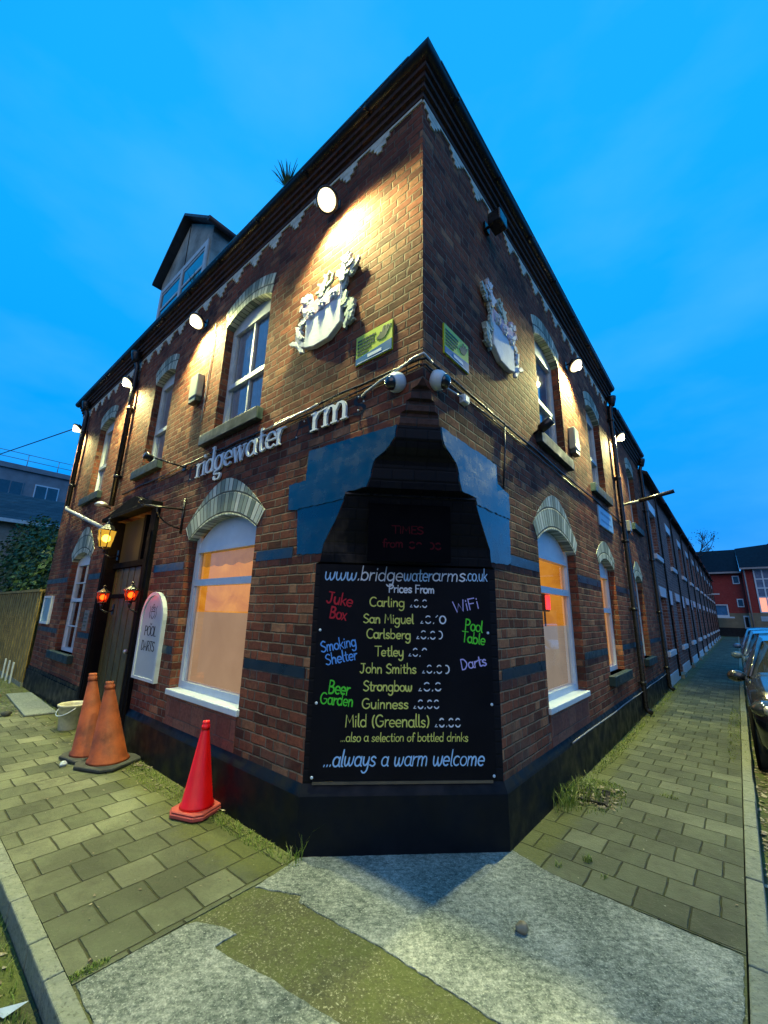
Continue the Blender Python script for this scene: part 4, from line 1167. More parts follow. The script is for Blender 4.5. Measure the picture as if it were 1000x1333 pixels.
def wr(name, mat, items):
    for k, (s, x0, x1, z, xh, w, kw) in enumerate(items):
        bm = B(); write(bm, s, x0, x1, z, xh, y0 - .00003 * k, w * .86, seed=k + 3, jit=.03, **kw); obj(name, bm, mat, cf)
wr("web_address", I_lb, [("www", -.655, -.40, 1.845, .062, .012, dict(slant=.12)), ("water", -.03, .20, 1.855, .06, .012, dict(slant=.1)), (".co.uk", .475, .655, 1.868, .056, .011, dict(slant=.08))])
wr("web_address", I_w, [(".bridge", -.40, -.035, 1.850, .062, .013, dict(slant=.12)), ("arms", .20, .475, 1.862, .06, .012, dict(slant=.1))])
wr("heading", I_w, [("Prices From", -.146, .222, 1.762, .036, .0125, {})])
wr("drink_names", I_y, [("Carling", -.295, -.015, 1.652, .040, .011, {}), ("San Miguel", -.338, .056, 1.526, .040, .011, {}), ("Carlsberg", -.311, .035, 1.412, .040, .011, {}), ("Tetley", -.243, -.022, 1.285, .040, .011, {}),
    ("John Smiths", -.352, .078, 1.163, .040, .011, {}), ("Strongbow", -.322, .047, 1.039, .040, .011, {}), ("Guinness", -.329, .02, .918, .040, .011, {}), ("Mild (Greenalls)", -.445, .176, .795, .047, .011, {}),
    ("...also a selection of bottled drinks", -.476, .462, .699, .033, .0075, dict(slant=.05))])
wr("prices", I_w, [("~q.q", .02, .165, 1.652, .034, .010, {}), ("~q.10", .10, .315, 1.531, .034, .011, {}), ("~q.qz", .07, .285, 1.415, .034, .011, {}), ("~q.v", .01, .165, 1.287, .034, .010, {}),
    ("~q.qz", .115, .335, 1.167, .034, .011, {}), ("~q.q", .085, .275, 1.042, .034, .011, {}), ("~q.qq", .05, .255, .920, .034, .011, {}), ("~q.qq", .21, .415, .795, .034, .011, {})])
wr("slogan", I_lb, [("...always a warm welcome", -.593, .577, .540, .060, .0115, dict(slant=.18))])
wr("side_note", I_r, [("Juke", -.630, -.425, 1.672, .05, .015, dict(rot=-8)), ("Box", -.600, -.470, 1.560, .05, .015, dict(rot=-8))])
wr("side_note", I_b, [("Smoking", -.645, -.375, 1.305, .045, .011, dict(rot=11)), ("Shelter", -.605, -.365, 1.215, .045, .011, dict(rot=11))])
wr("side_note", I_g, [("Beer", -.580, -.420, 1.022, .052, .013, dict(rot=-5)), ("Garden", -.637, -.392, .952, .045, .012, dict(rot=-5)), ("Pool", .458, .602, 1.487, .048, .012, dict(rot=-6)), ("Table", .428, .618, 1.400, .045, .012, dict(rot=-7))])
wr("side_note", I_v, [("WiFi", .381, .59, 1.616, .05, .013, dict(rot=12)), ("Darts", .427, .632, 1.193, .045, .011, dict(rot=10))])
bm = B()
for s, z in ((-.664, 1.466), (-.661, .953), (-.664, .47), (.643, 1.467), (.652, .949), (.649, .469)): ball(bm, (s, -.027, z), .011, 10, 0, (1, .5, 1))
obj("screw_cap", bm, M_white, cf)
# small dark notice with faded red writing, above it
t = empty("faded_sign", (-.74 / 2 + .0, .74 / 2, 0), R(45), "small black sign with faded red writing above the price board", "sign")
bm = B(); box(bm, -.33, .31, -.012, .03, 1.985, 2.43); obj("panel", bm, plain("black_sign_panel", (.002, .002, .003), .6, .2, 4, spec=.04), t)
bm = B(); I_fr = ink("faded_red_ink", (.07, .003, .006))
write(bm, "TiMES", -.15, .10, 2.20, .034, -.0126, .010, seed=3); write(bm, "from", -.22, -.06, 2.09, .036, -.0127, .010, seed=4); write(bm, "qv zq", -.02, .24, 2.085, .028, -.0128, .012, seed=6)
obj("faded_lettering", bm, I_fr, t)

# drainpipes
def pipe(side, u, z0, z1, label, shoe=True, hop=True, r=.042, o=.065, extra=None):
    t = empty("drainpipe", wall_pt(side, u, 0, z0), wrot(side), label, "drainpipe", "black drainpipes on the pub walls")
    H = z1 - z0
    pts = [(0, -.12, H + .22), (0, -.12, H + .12), (0, -o, H - .05), (0, -o, .12 if shoe else 0)]
    if shoe: pts += [(0, -o - .02, .06), (0, -o - .09, .02)]
    bm = B(); tube(bm, pts, r, 12); obj("pipe", bm, M_black, t)
    bm = B(); z = .5
    while z < H - .2:
        lathe(bm, [(r + .002, -.03), (r + .010, -.028), (r + .010, .028), (r + .002, .03)], 12, (0, -o, z)); box(bm, -.075, .075, -.02, 0, z - .02, z + .02); z += 1.25
    obj("collar", bm, M_black, t)
    if hop:
        bm = B(); lathe(bm, [(.045, 0), (.06, .05), (.085, .14), (.09, .2), (.085, .2)], 14, (0, -.115, H + .02)); obj("hopper", bm, M_black, t)
    return t
pipe('L', -6.17, 3.22, 5.85, "black drainpipe between the middle upper windows, running down to the door hood", shoe=False)
pipe('L', -9.10, 3.62, 5.85, "black drainpipe near the far left end of the front wall", shoe=False)
pipe('R', 6.62, .02, 5.80, "black drainpipe on the side wall beside the second lit window")
pipe('R', 9.86, .02, 5.45, "black drainpipe where the pub meets the terrace")
tp = empty("waste_pipe", (-9.08, 0, 3.6), 0, "grey plastic waste pipe sloping across the front wall towards the lantern", "pipe")
bm = B(); tube(bm, [(0, -.065, .03), (.06, -.075, -.03), (2.98, -.075, -.80), (3.05, -.07, -.9)], .038, 10); obj("pipe", bm, M_grey, tp)
bm = B()
for f in (.5,):
    p0 = Vector((.06, -.075, -.03)); d = Vector((2.92, 0, -.77)); c = p0 + d * f; dn = d.normalized(); tube(bm, [c - dn * .05, c + dn * .05], .047, 10)
obj("collar", bm, M_grey, tp)

# lanterns by the door
def lantern(x, y, z, h, w, mglass, mbulb, label, col, en, group=None):
    t = empty("lantern", (x, y, z), 0, label, "lantern", group)
    fr = B(); wt, wb = w, w * .62
    for k in range(6):
        a = 2 * math.pi * k / 6; a2 = 2 * math.pi * (k + 1) / 6
        tube(fr, [(wb * math.cos(a), wb * math.sin(a), 0), (wt * math.cos(a), wt * math.sin(a), h * .62)], .007, 5)
    for zz, r_ in ((0, wb), (h * .62, wt)):
        tube(fr, [(r_ * math.cos(2 * math.pi * k / 6), r_ * math.sin(2 * math.pi * k / 6), zz) for k in range(7)], .010, 5)
    tube(fr, [(0, 0, -.09), (0, 0, 0)], [.012, .03], 8)
    obj("frame", fr, M_black, t)
    bm = B(); lathe(bm, [(wt * 1.12, h * .62), (wt * .55, h * .78), (wt * .28, h * .86), (wt * .32, h * .88), (wt * .1, h * .95), (.012, h * 1.0), (.022, h * 1.04), (.004, h * 1.1)], 6, smooth=False); obj("cap", bm, M_black if en < 20 else plain("brass_cap", (.35, .22, .05), .4, .2, 5, metal=.5), t)
    bm = B(); lathe(bm, [(wb * .96, .005), (wt * .96, h * .615)], 6, smooth=False)
    obj("glass", bm, mglass, t)
    bm = B(); ball(bm, (0, -.0, h * .33), w * .45, 12); 
    obj("bulb", bm, mbulb, t)
    # wall arm
    bm = B(); n = 10
    tube(bm, [(0, 0, -.09), (0, -y * .5, -.14), (0, -y, -.10)], .012, 6); box(bm, -.03, .03, -y - .012, -y, -.17, -.02)
    obj("bracket", bm, M_black, t)
    l = bpy.data.lights.new("lantern_light", 'POINT'); l.energy = en; l.color = col; l.shadow_soft_size = w * .9
    lo = bpy.data.objects.new("lantern_light", l); COL.objects.link(lo); lo.parent = t; lo.location = (0, -w * 1.3, h * .35)
    return t
def amber(name, col, st, mixf):
    m = Mat(name); m.n.remove(m.b)
    tr = m.n.new('ShaderNodeBsdfTransparent'); tr.inputs[0].default_value = (*col, 1)
    em = m.n.new('ShaderNodeEmission'); em.inputs[0].default_value = (*col, 1); em.inputs[1].default_value = st
    mx = m.n.new('ShaderNodeMixShader'); mx.inputs[0].default_value = mixf
    m.l.new(tr.outputs[0], mx.inputs[1]); m.l.new(em.outputs[0], mx.inputs[2]); m.l.new(mx.outputs[0], m.out.inputs[0]); return m.m
M_ag = amber("amber_glass", (1.0, 0.60, 0.07), 0.80, 0.6); M_rg = amber("red_glass", (1.0, 0.06, 0.012), 0.5, 0.5)
lantern(-5.62, -.20, 2.46, .42, .125, M_ag, M_bulb, "yellow glowing coach lantern hanging beside the door hood", (1, .62, .12), 14)
lantern(-5.42, -.16, 1.66, .22, .085, M_rg, M_redbulb, "red glowing lantern left of the door planks", (1, .10, .03), 3.0, "red lanterns by the door")
lantern(-4.36, -.16, 1.68, .22, .085, M_rg, M_redbulb, "red glowing lantern right of the door planks, above the Pool and Darts sign", (1, .10, .03), 3.0, "red lanterns by the door")

# arched POOL / DARTS sign
t = empty("pool_sign", (-3.93, -.0, .78), R(0), "white arched sign reading POOL DARTS on the front wall beside the door", "sign")
def archout(w, h, n=14, ins=0.0):
    r = w - ins
    return [(-r, ins), (r, ins)] + [(r * math.cos(math.pi * k / n), (h - w) + r * math.sin(math.pi * k / n)) for k in range(n + 1)]
W_, H_ = .315, 1.0
bm = B(); prism(bm, archout(W_, H_), -.0345, -.010); pd_ = obj("panel", bm, plain("sign_pale_panel", (.42, .50, .50), .5, .08, 3), t)
bm = B(); o1 = archout(W_ + .012, H_ + .012); o2 = archout(W_ - .03, H_ - .03 + .0)
o2 = [(x, z + .03) if i < 2 else (x, z) for i, (x, z) in enumerate(o2)]
a1 = [bm.verts.new((x, -.048, z)) for x, z in o1]; a2 = [bm.verts.new((x, -.048, z)) for x, z in o2]; b1 = [bm.verts.new((x, -.001, z)) for x, z in o1]; b2 = [bm.verts.new((x, -.030, z)) for x, z in o2]
for i in range(len(o1)):
    j = (i + 1) % len(o1)
    bm.faces.new((a1[i], a1[j], a2[j], a2[i])); bm.faces.new((a1[j], a1[i], b1[i], b1[j])); bm.faces.new((a2[i], a2[j], b2[j], b2[i]))
obj("frame", bm, M_whitewood, t)
bm = B(); I_k = ink("sign_black_ink", (.03, .035, .04))
for k, (s, x0, x1, z, h) in enumerate((("POOL", -.16, .18, .50, .062), ("DARTS", -.19, .19, .33, .062))):
    st, W = text_strokes(s)
    for i, p in enumerate(st): ribbon(bm, [(x0 + a * (x1 - x0) / W, z + b * h) for a, b in p], .016, -.0350 - .0002 * i, 0, lambda dx, dz: .008 + .012 * abs(dz))
for cx, cz, r_ in ((-.035, .815, .016), (.0, .84, .020), (.035, .815, .016)):
    ribbon(bm, [(cx + r_ * math.cos(q * .7), cz + r_ * math.sin(q * .7) * 1.2) for q in range(9)], .01, -.0353)
ribbon(bm, [(-.05, .78), (-.05, .73), (0, .69), (.05, .73), (.05, .78), (-.05, .78)], .012, -.0354)
for sx_ in (-1, 1): ribbon(bm, sm([(sx_ * .10, .84), (sx_ * .08, .79), (sx_ * .10, .75), (sx_ * .07, .70)]), .011, -.0352)
ribbon(bm, [(-.02, .64), (.0, .62), (.02, .64)], .014, -.0355)
obj("lettering", bm, I_k, t)

# notice case, house number plate, plaques
t = empty("notice_board", (-9.15, 0, 1.52), 0, "small white framed notice board on the front wall near the fence", "notice board")
bm = B(); box(bm, -.30, .30, -.05, 0, -.27, -.23); box(bm, -.30, .30, -.05, 0, .23, .27); box(bm, -.30, -.25, -.05, 0, -.23, .23); box(bm, .25, .30, -.05, 0, -.23, .23); obj("frame", bm, M_white, t)
bm = B(); box(bm, -.25, .25, -.03, -.005, -.23, .23); obj("panel", bm, plain("pale_blue_notice", (.25, .42, .46), .4, .2, 8), t)
t = empty("wall_plaque", (-6.58, 0, 1.38), 0, "small grey plate on the brick beside the doorway", "plaque")
bm = B(); box(bm, -.12, .12, -.012, 0, -.16, .16); obj("plate", bm, plain("grey_plate", (.17, .16, .14), .5, .4, 20), t)
bm = B(); 
for i in range(4): box(bm, -.09, .06 - .02 * (i % 2), -.014, -.012, .09 - .06 * i, .11 - .06 * i)
obj("lettering", bm, M_sdark, t)
t = empty("street_sign", (0, 5.36, 3.20), RZ, "pale blue street sign on the side wall under an upper window", "sign")
bm = B(); box(bm, -.48, .48, -.02, 0, -.165, .165); obj("plate", bm, plain("sign_sky_blue_white", (.30, .52, .72), .4, .08, 4), t)
bm = B(); box(bm, -.47, .47, -.022, -.02, .15, .16); box(bm, -.47, .47, -.022, -.02, -.16, -.15)
rr = random.Random(9)
for zz, h in ((.06, .04), (-.06, .03)):
    x = -.36
    while x < .34: d = rr.uniform(.02, .06); box(bm, x, x + d, -.0225, -.02, zz - h / 2, zz + h / 2); x += d + .018
obj("lettering", bm, plain("faded_sign_ink", (.16, .34, .52), .5, .1, 4), t)
t = empty("utility_box", (0, 7.22, 3.42), RZ, "small grey box on the side wall under the projecting pole", "utility box")
bm = B(); box(bm, -.07, .07, -.09, 0, -.11, .11, bev=.01); obj("cover", bm, M_grey, t); bm = B(); box(bm, -.05, .05, -.07, -.01, -.15, -.11); obj("base", bm, M_black, t)
# projecting poles and brackets
t = empty("projecting_pole", (0, 6.96, 3.80), RZ, "bare pole projecting over the pavement from the side wall", "bracket")
bm = B(); tube(bm, [(0, 0, 0), (.0, -.34, .05)], .028, 8); obj("arm", bm, plain("pale_pole", (.28, .30, .28), .5, .3, 8), t)
bm = B(); tube(bm, [(0, -.32, .047), (0, -.90, .15)], .040, 8); obj("sleeve", bm, M_black, t)
bm = B(); box(bm, -.06, .06, -.015, 0, -.1, .1); obj("plate", bm, M_grey, t)
t = empty("sign_bracket", (-3.55, 0, 2.72), 0, "black wrought iron scroll bracket right of the door hood", "bracket")
bm = B(); tube(bm, [(0, -.012, -.24), (0, -.012, .20)], .013, 6); obj("back_bar", bm, M_black, t)
bm = B(); tube(bm, [(0, -.01, .06), (0, -.48, .02)], .013, 6); tube(bm, [(0, -.47, .03), (0, -.52, .05), (0, -.50, .08), (0, -.46, .06)], .010, 6)
tube(bm, [(0, -.42 * math.cos(R(a)), -.20 + .22 * math.sin(R(a))) for a in range(0, 91, 15)][::-1] and [(0, -.02 - .30 * math.sin(R(a)), -.18 + .22 * (1 - math.cos(R(a)))) for a in range(0, 91, 15)], .009, 6)
obj("scroll_arm", bm, M_black, t)
t = empty("cowl_lamp", (-3.70, 0, 3.36), 0, "black cowled lamp on a long arm below the upper window, pointing at the pub name", "lamp")
bm = B(); tube(bm, [(0, 0, 0), (-.12, -.34, .06)], .012, 6); box(bm, -.035, .035, -.02, 0, -.04, .04); obj("arm", bm, M_black, t)
bm = B(); lathe(bm, [(.02, -.05), (.045, -.04), (.05, .05), (.035, .06)], 12, (-.16, -.39, .06), M=Matrix.Rotation(R(70), 3, 'X')); obj("shade", bm, M_black, t)
t = empty("cowl_lamp", (0, 2.20, 3.66), RZ, "black cowled lamp on the side wall beside the first upper window sill", "lamp")
bm = B(); tube(bm, [(0, 0, -.05), (0, -.10, 0)], .014, 6); obj("arm", bm, M_black, t)
bm = B(); lathe(bm, [(.03, -.09), (.055, -.07), (.055, .07), (.03, .08)], 12, (0, -.14, .02), M=Matrix.Rotation(R(60), 3, 'X')); obj("shade", bm, M_black, t)
t = empty("globe_lamp", (-6.42, 0, 3.22), 0, "small unlit pale wall lamp beside the black drainpipe above the door", "lamp")
bm = B(); tube(bm, [(0, 0, 0), (0, -.12, .03)], .014, 6); obj("arm", bm, M_black, t)
bm = B(); lathe(bm, [(.10, 0), (.095, .03), (.06, .06), (.01, .07)], 14, (0, -.14, .02)); obj("shade", bm, M_galv, t)
t = empty("red_lamp", (.0, 2.98, 1.77), RZ, "small glowing red lamp behind the glass of the side window", "lamp")
bm = B(); box(bm, -.09, .09, .25, .30, -.11, .11, bev=.015); obj("case", bm, M_black, t)
bm = B(); box(bm, -.075, .075, .235, .25, -.085, .085, bev=.01); obj("lens", bm, emis("red_lamp_lens", (1.0, 0.02, 0.02), 2.2), t)
bm = B(); tube(bm, [(0, .29, -.11), (0, .29, -.62)], .012, 6); obj("stem", bm, M_black, t)

# ================================================================== ground, kerbs, pavement
def struct(name, bm, mat, **k): return tag(obj(name, bm, mat, **k), kind='structure')
bm = B(); vs = [bm.verts.new(p) for p in ((-400, -400, -.115), (400, -400, -.115), (400, 500, -.115), (-400, 500, -.115))]; bm.faces.new(vs)
struct("ground", bm, M_earth)
def grid_sheet(x0, x1, y0, y1, z, nx, ny, amp, seed):
    bm = B(); rr = random.Random(seed); g = []
    for j in range(ny + 1):
        g.append([bm.verts.new((x0 + (x1 - x0) * i / nx, y0 + (y1 - y0) * j / ny, z + rr.uniform(-amp, amp))) for i in range(nx + 1)])
    for j in range(ny):
        for i in range(nx): bm.faces.new((g[j][i], g[j][i + 1], g[j + 1][i + 1], g[j + 1][i]))
    return bm
struct("road", grid_sheet(-60, 1.40, -9, -1.36, -.100, 8, 4, 0, 1), M_asph)
struct("road", grid_sheet(1.375, 9, -9, 62, -.096, 4, 20, 0, 2), M_asph)
bm = B(); hprism(bm, [(-60, -1.62), (-.5, -1.62), (-.5, -1.37), (-60, -1.37)], -.099, -.088)
struct("road_gutter", bm, M_roadmoss)
bm = B(); hprism(bm, [(1.37, .4), (1.66, .4), (1.66, 40), (1.37, 40)], -.095, -.084)
struct("road_gutter", bm, M_roadmoss)
PF = [(-60, -1.285), (-.965, -1.285), (-.965, -.02), (-60, 5)]
bm = B(); hprism(bm, [(-14, -1.283), (-.965, -1.283), (-.965, .3), (-14, .3)], -.09, 0.0); struct("pavement", bm, M_slabL)
bm = B(); hprism(bm, [(-60, -1.283), (-14.0, -1.283), (-14.0, 30), (-60, 30)], -.09, -.004); struct("ground", bm, M_earth)
bm = B(); hprism(bm, [(-1, .945), (1.278, .945), (1.278, 60), (-1, 60)], -.09, 0.0); struct("pavement", bm, M_slabR)
# old asphalt trench strip across the corner
bm = B(); hprism(bm, [(-.965, -1.285), (.6, -1.285), (1.278, -.6), (1.278, .945), (-.8, .945), (-.965, 0)], -.09, -.005); struct("pavement", bm, M_moss)
rr = random.Random(21)
def ragged(pts, amp=.006, step=.022):
    out = []
    for i, (a, b) in enumerate(zip(pts, pts[1:] + pts[:1])):
        n = max(1, int(math.dist(a, b) / step))
        for k in range(n):
            f = k / n; j = amp if k else amp * .4
            out.append((a[0] + (b[0] - a[0]) * f + rr.uniform(-j, j), a[1] + (b[1] - a[1]) * f + rr.uniform(-j, j)))
    return out
def conc(pts, z=.001):
    bm = B(); top = hprism(bm, ragged(pts), -.05, z)
    es = [e for e in bm.edges if all(v in top for v in e.verts)]
    bmesh.ops.bevel(bm, geom=es, offset=.003, segments=1, affect='EDGES')
    return struct("pavement", bm, M_conc)
conc([(-.955, -1.272), (.55, -1.272), (1.0, -.9), (.62, -.66), (.05, -.63), (-.38, -.70), (-.60, -.755), (-.71, -.77), (-.70, -.65), (-.80, -.68), (-.93, -.745), (-.955, -.80)])
conc([(-.95, -.385), (-.69, -.245), (-.66, -.29), (-.08, -.225), (.51, -.20), (1.265, -.15), (1.265, .925), (.8, .935), (.34, .955), (.02, 1.05), (.0, .98), (-.96, .02), (-.99, -.02)])
# kerbs
bm = B(); x = -.45; rr = random.Random(5)
while x > -30:
    l = rr.choice((.30, .45, .62, .9)); box(bm, x - l + .006, x, -1.368 + rr.uniform(-.006, .006), -1.287, -.12, .004 + rr.uniform(-.004, .006), bev=.008); x -= l
a0 = None
for k in range(9):
    a = R(-90 + 10 * k); b_ = R(-90 + 10 * k + 9.6); c0 = (-.45 + 0, .43 - .0)
    r0, r1 = 1.74, 1.825
    q = [(c0[0] + r * math.cos(t_), c0[1] + r * math.sin(t_)) for r, t_ in ((r0, a), (r1, a), (r1, b_), (r0, b_))]
    hprism(bm, q, -.12, .004)
y = .42
while y < 60:
    l = rr.choice((.31, .45, .45, .62, .9)); w = .085
    box(bm, 1.285, 1.285 + w + rr.uniform(-.004, .004), y + .006, y + l, -.12, .004 + rr.uniform(-.004, .006), bev=.008); y += l
struct("kerb", bm, M_kerb)

# drain grate in the pavement by the plinth
t = empty("drain_grate", (.21, 2.42, .004), R(8), "square iron drain grate among weeds at the foot of the side wall", "drain grate")
bm = B(); 
for a, b, c, d in ((-.15, .15, -.17, -.15), (-.15, .15, .15, .17), (-.15, -.13, -.15, .15), (.13, .15, -.15, .15)): box(bm, a, b, c, d, -.01, .016)
obj("frame", bm, M_black, t)
bm = B()
for i in range(9): box(bm, -.128 + i * .03, -.112 + i * .03, -.15, .15, -.008, .012)
for j in range(3): box(bm, -.13, .13, -.08 + .08 * j - .006, -.08 + .08 * j + .006, -.006, .0105)
obj("bars", bm, M_black, t)
bm = B(); box(bm, -.14, .14, -.16, .16, -.0035, -.002); obj("pit", bm, M_dark, t)

# ================================================================== loose things on the pavement
M_conered = plain("red_cone_plastic", (.78, .004, .004), .38, .12, 5, .05); M_conebase = plain("faded_red_base", (.46, .075, .055), .6, .2, 8, .15)
M_coneor = plain("dirty_orange_cone", (.27, .055, .010), .65, .6, 5, .25); M_rubber = plain("dirty_black_rubber", (.045, .05, .042), .75, .4, 8, .3)
def cone(x, y, rz, h, rb, base, mc, mb, label, lean=0.0, red=False):
    t = empty("traffic_cone", (x, y, .0), rz, label, "traffic cone", "traffic cones on the front pavement")
    bm = B(); s = base / 2; c = s * .34
    o = [(-s + c, -s), (s - c, -s), (s, -s + c), (s, s - c), (s - c, s), (-s + c, s), (-s, s - c), (-s, -s + c)]
    hprism(bm, o, .008, .038)
    hprism(bm, [(a * .96, b * .96) for a, b in o], .0381, .054) if red else None
    bmesh.ops.bevel(bm, geom=[e for e in bm.edges if abs(e.verts[0].co.z - e.verts[1].co.z) < 1e-6], offset=.006, segments=1, affect='EDGES')
    obj("base", bm, mb, t)
    bm = B(); zb = .054 if red else .038
    lathe(bm, [(rb * 1.13, zb), (rb * 1.10, zb + .02), (rb, zb + .035), (rb * .28, h * .90), (rb * .27, h * .905), (rb * .30, h * .91), (rb * .28, h * .955), (rb * .24, h * .96), (rb * .25, h * .98), (rb * .23, h), (rb * .16, h), (rb * .16, h * .95)], 28)
    if lean:
        for v in bm.verts: v.co.x += lean * (v.co.z / h) ** 1.0
        rr = random.Random(3)
        for v in bm.verts:
            if .1 < v.co.z < .3: v.co += Vector((rr.uniform(-.006, .006), rr.uniform(-.006, .006), 0))
    bmesh.ops.recalc_face_normals(bm, faces=bm.faces)
    obj("cone", bm, mc, t); return t
cone(-2.10, -.185, R(22), .68, .118, .33, M_conered, M_conebase, "clean bright red traffic cone standing under the large lit window", red=True)
cone(-3.80, -.30, R(25), .80, .175, .50, M_coneor, M_rubber, "dirty orange traffic cone with black base, nearer the wall sign of the pair", -.16)
cone(-4.20, -.36, R(12), .84, .165, .46, M_coneor, M_rubber, "dirty orange traffic cone with black base, nearer the bucket of the pair", -.22)
# bucket
t = empty("bucket", (-5.62, -.22, .0), R(10), "dirty cream plastic bucket with rim and handle beside the orange cones", "bucket")
bm = B(); lathe(bm, [(.115, .0), (.12, .006), (.155, .29), (.172, .292), (.174, .315), (.162, .318), (.15, .29), (.115, .03), (.02, .025)], 28); obj("pail", bm, plain("dirty_cream_plastic", (.58, .56, .40), .5, .3, 9, .1), t)
bm = B(); tube(bm, [(.172 * math.cos(R(a)), -.02 - .168 * math.sin(R(a)) * .75 - .02, .285 - .10 * math.sin(R(a))) for a in range(0, 181, 15)], .007, 6); obj("handle", bm, M_white, t)
# flagstone and oddments at the far left
t = B(); hprism(t, [(-8.9, -.40), (-6.75, -.50), (-6.7, -.12), (-8.8, -.06)], .003, .03); bmesh.ops.bevel(t, geom=list(t.edges), offset=.006, segments=1, affect='EDGES')
tag(obj("stone_slab", t, rough_ground("pale_flagstone", [(.3, (.16, .19, .16)), (.7, (.28, .32, .27))], 12, .4)), "long pale flagstone lying in the moss by the far window", "stone slab")
def stone(x, y, r, label, mat, name="stone", cat="stone"):
    bm = B(); bmesh.ops.create_icosphere(bm, subdivisions=3, radius=r); rr = random.Random(int(x * 100))
    for v in bm.verts:
        k = 1 + .25 * math.sin(v.co.x / r * 3 + x) * math.cos(v.co.y / r * 2.3) + rr.uniform(-.06, .06); v.co *= k; v.co.z *= .7
    return tag(obj(name, bm, mat, loc=(x, y, r * .55), smooth=True), label, cat)
stone(.385, .345, .034, "small crumpled brown leaf ball on the bare concrete corner", M_dry, "dead_leaf", "leaf")
stone(-8.55, -.62, .09, "brown lump of rubble at the left edge by the mossy ground", M_dry, "rubble_lump", "rubble")
stone(-7.02, -.66, .06, "dark flat stone on the mossy pavement before the bucket", M_rubber)
stone(-4.05, -.63, .035, "pale crumpled scrap beside the black cone base", M_whitewood, "litter_scrap", "litter")

# fallen leaves and litter
def scatter(name, spots, mat, seed, label):
    rr = random.Random(seed); bm = B()
    for (x0, x1, y0, y1, n, s, z) in spots:
        for i in range(n):
            x, y = rr.uniform(x0, x1), rr.uniform(y0, y1); a = rr.uniform(0, 6.28); l = s * rr.uniform(.5, 1.3); w = l * rr.uniform(.35, .7)
            c, s_ = math.cos(a), math.sin(a); t1, t2 = rr.uniform(.0, .5) * l, rr.uniform(.0, .5) * l
            q = [(-l, 0, t1), (0, -w, 0.002), (l, 0, t2), (0, w, rr.uniform(0, .3) * l)]
            vs = [bm.verts.new((x + a_ * c - b_ * s_, y + a_ * s_ + b_ * c, z + .004 + h)) for a_, b_, h in q]
            bm.faces.new(vs[:3]); bm.faces.new((vs[0], vs[2], vs[3]))
    return tag(obj(name, bm, mat), label, kind='stuff')
scatter("fallen_leaves", [(1.385, 1.66, .4, 9, 900, .03, -.085), (-2.3, -1.9, -.04, .0, 5, .03, 0), (-2.06, -1.92, -.12, -.03, 12, .035, .01), (-3.6, -3.3, -.12, -.05, 12, .03, 0), (-3.7, -2.6, -.3, -.05, 30, .018, 0), (.05, .45, 2.15, 2.7, 130, .022, .01),
    (-2.6, -1.0, -1.75, -1.4, 60, .02, -.088), (-6.6, -4.6, -.5, -.06, 40, .025, 0), (-10, -7, -1.0, -.1, 60, .03, 0), (.05, 1.25, 1, 9, 60, .012, 0), (-4, -1, -1.2, -.1, 40, .010, 0)], M_dry, 3, "dry fallen leaves and scraps")
tag(scatter("litter_scrap", [(-1.16, -1.02, -1.56, -1.45, 3, .07, -.085)], M_whitewood, 8, "pale crumpled wrapper in the gutter at the bottom left"), kind='thing')
bpy.data.objects['litter_scrap.001']['category'] = "litter"

# weeds and moss tufts
def blades(name, spots, mat, seed, label):
    rr = random.Random(seed); bm = B()
    for (cx, cy, rx, ry, n, h, z) in spots:
        for i in range(n):
            a = rr.uniform(0, 6.28); q = math.sqrt(rr.random()); x, y = cx + rx * q * math.cos(a), cy + ry * q * math.sin(a)
            hh = h * rr.uniform(.35, 1.2); b = rr.uniform(0, 6.28); lean = hh * rr.uniform(.1, .8); w = rr.uniform(.0015, .004)
            dx, dy = math.cos(b), math.sin(b); prev = None
            for k in range(4):
                f = k / 3; px, py, pz = x + dx * lean * f * f, y + dy * lean * f * f, z + hh * (f - .25 * f * f)
                ww = w * (1 - f * .9); e = (bm.verts.new((px - dy * ww, py + dx * ww, pz)), bm.verts.new((px + dy * ww, py - dx * ww, pz)))
                if prev: bm.faces.new((prev[0], prev[1], e[1], e[0]))
                prev = e
    return tag(obj(name, bm, mat), label, kind='stuff')
blades("weeds", [(.20, 2.42, .30, .45, 700, .035, 0), (.24, 2.62, .22, .3, 1800, .022, 0), (.10, 2.3, .1, .3, 900, .03, 0), (-3.0, -.14, .75, .12, 2200, .016, 0), (-1.6, -.10, .7, .08, 1200, .018, 0), (.10, 4.5, .08, 1.6, 1500, .02, 0), (1.2, 6.6, .07, 2.0, 900, .016, 0), (-8.2, -.75, 1.4, .35, 1800, .022, 0), (-1.00, -1.22, .03, .10, 400, .010, 0), (.10, 2.05, .07, .25, 140, .22, 0), (.16, 2.35, .18, .2, 200, .18, 0), (.10, 3.6, .06, 1.4, 260, .05, 0), (-1.0, -.06, .06, .04, 26, .10, 0), (-.97, -.03, .02, .02, 5, .26, 0),
    (.47, 1.27, .03, .03, 50, .05, 0), (.34, 1.08, .03, .03, 30, .03, 0), (.60, 1.14, .02, .03, 20, .03, 0), (.77, 2.9, .08, .05, 60, .03, 0), (-3.4, -.10, .5, .05, 200, .04, 0), (-1.9, -.10, .9, .06, 240, .04, 0), (-2.3, -1.45, 1.3, .08, 700, .045, -.09), (-.6, -1.44, .5, .07, 300, .05, -.09), (-1.01, -1.20, .02, .06, 60, .014, 0),
    (-7, -.12, 2.5, .07, 400, .06, 0), (-10.5, -.5, 1.6, .4, 500, .07, 0), (.1, 8, .08, 3.5, 500, .07, 0), (1.30, 7, .06, 2.8, 240, .035, 0), (-.75, 1.0, .0, .0, 1, .01, -1)], M_weed, 5, "grass and weeds in the joints and by the wall foot")
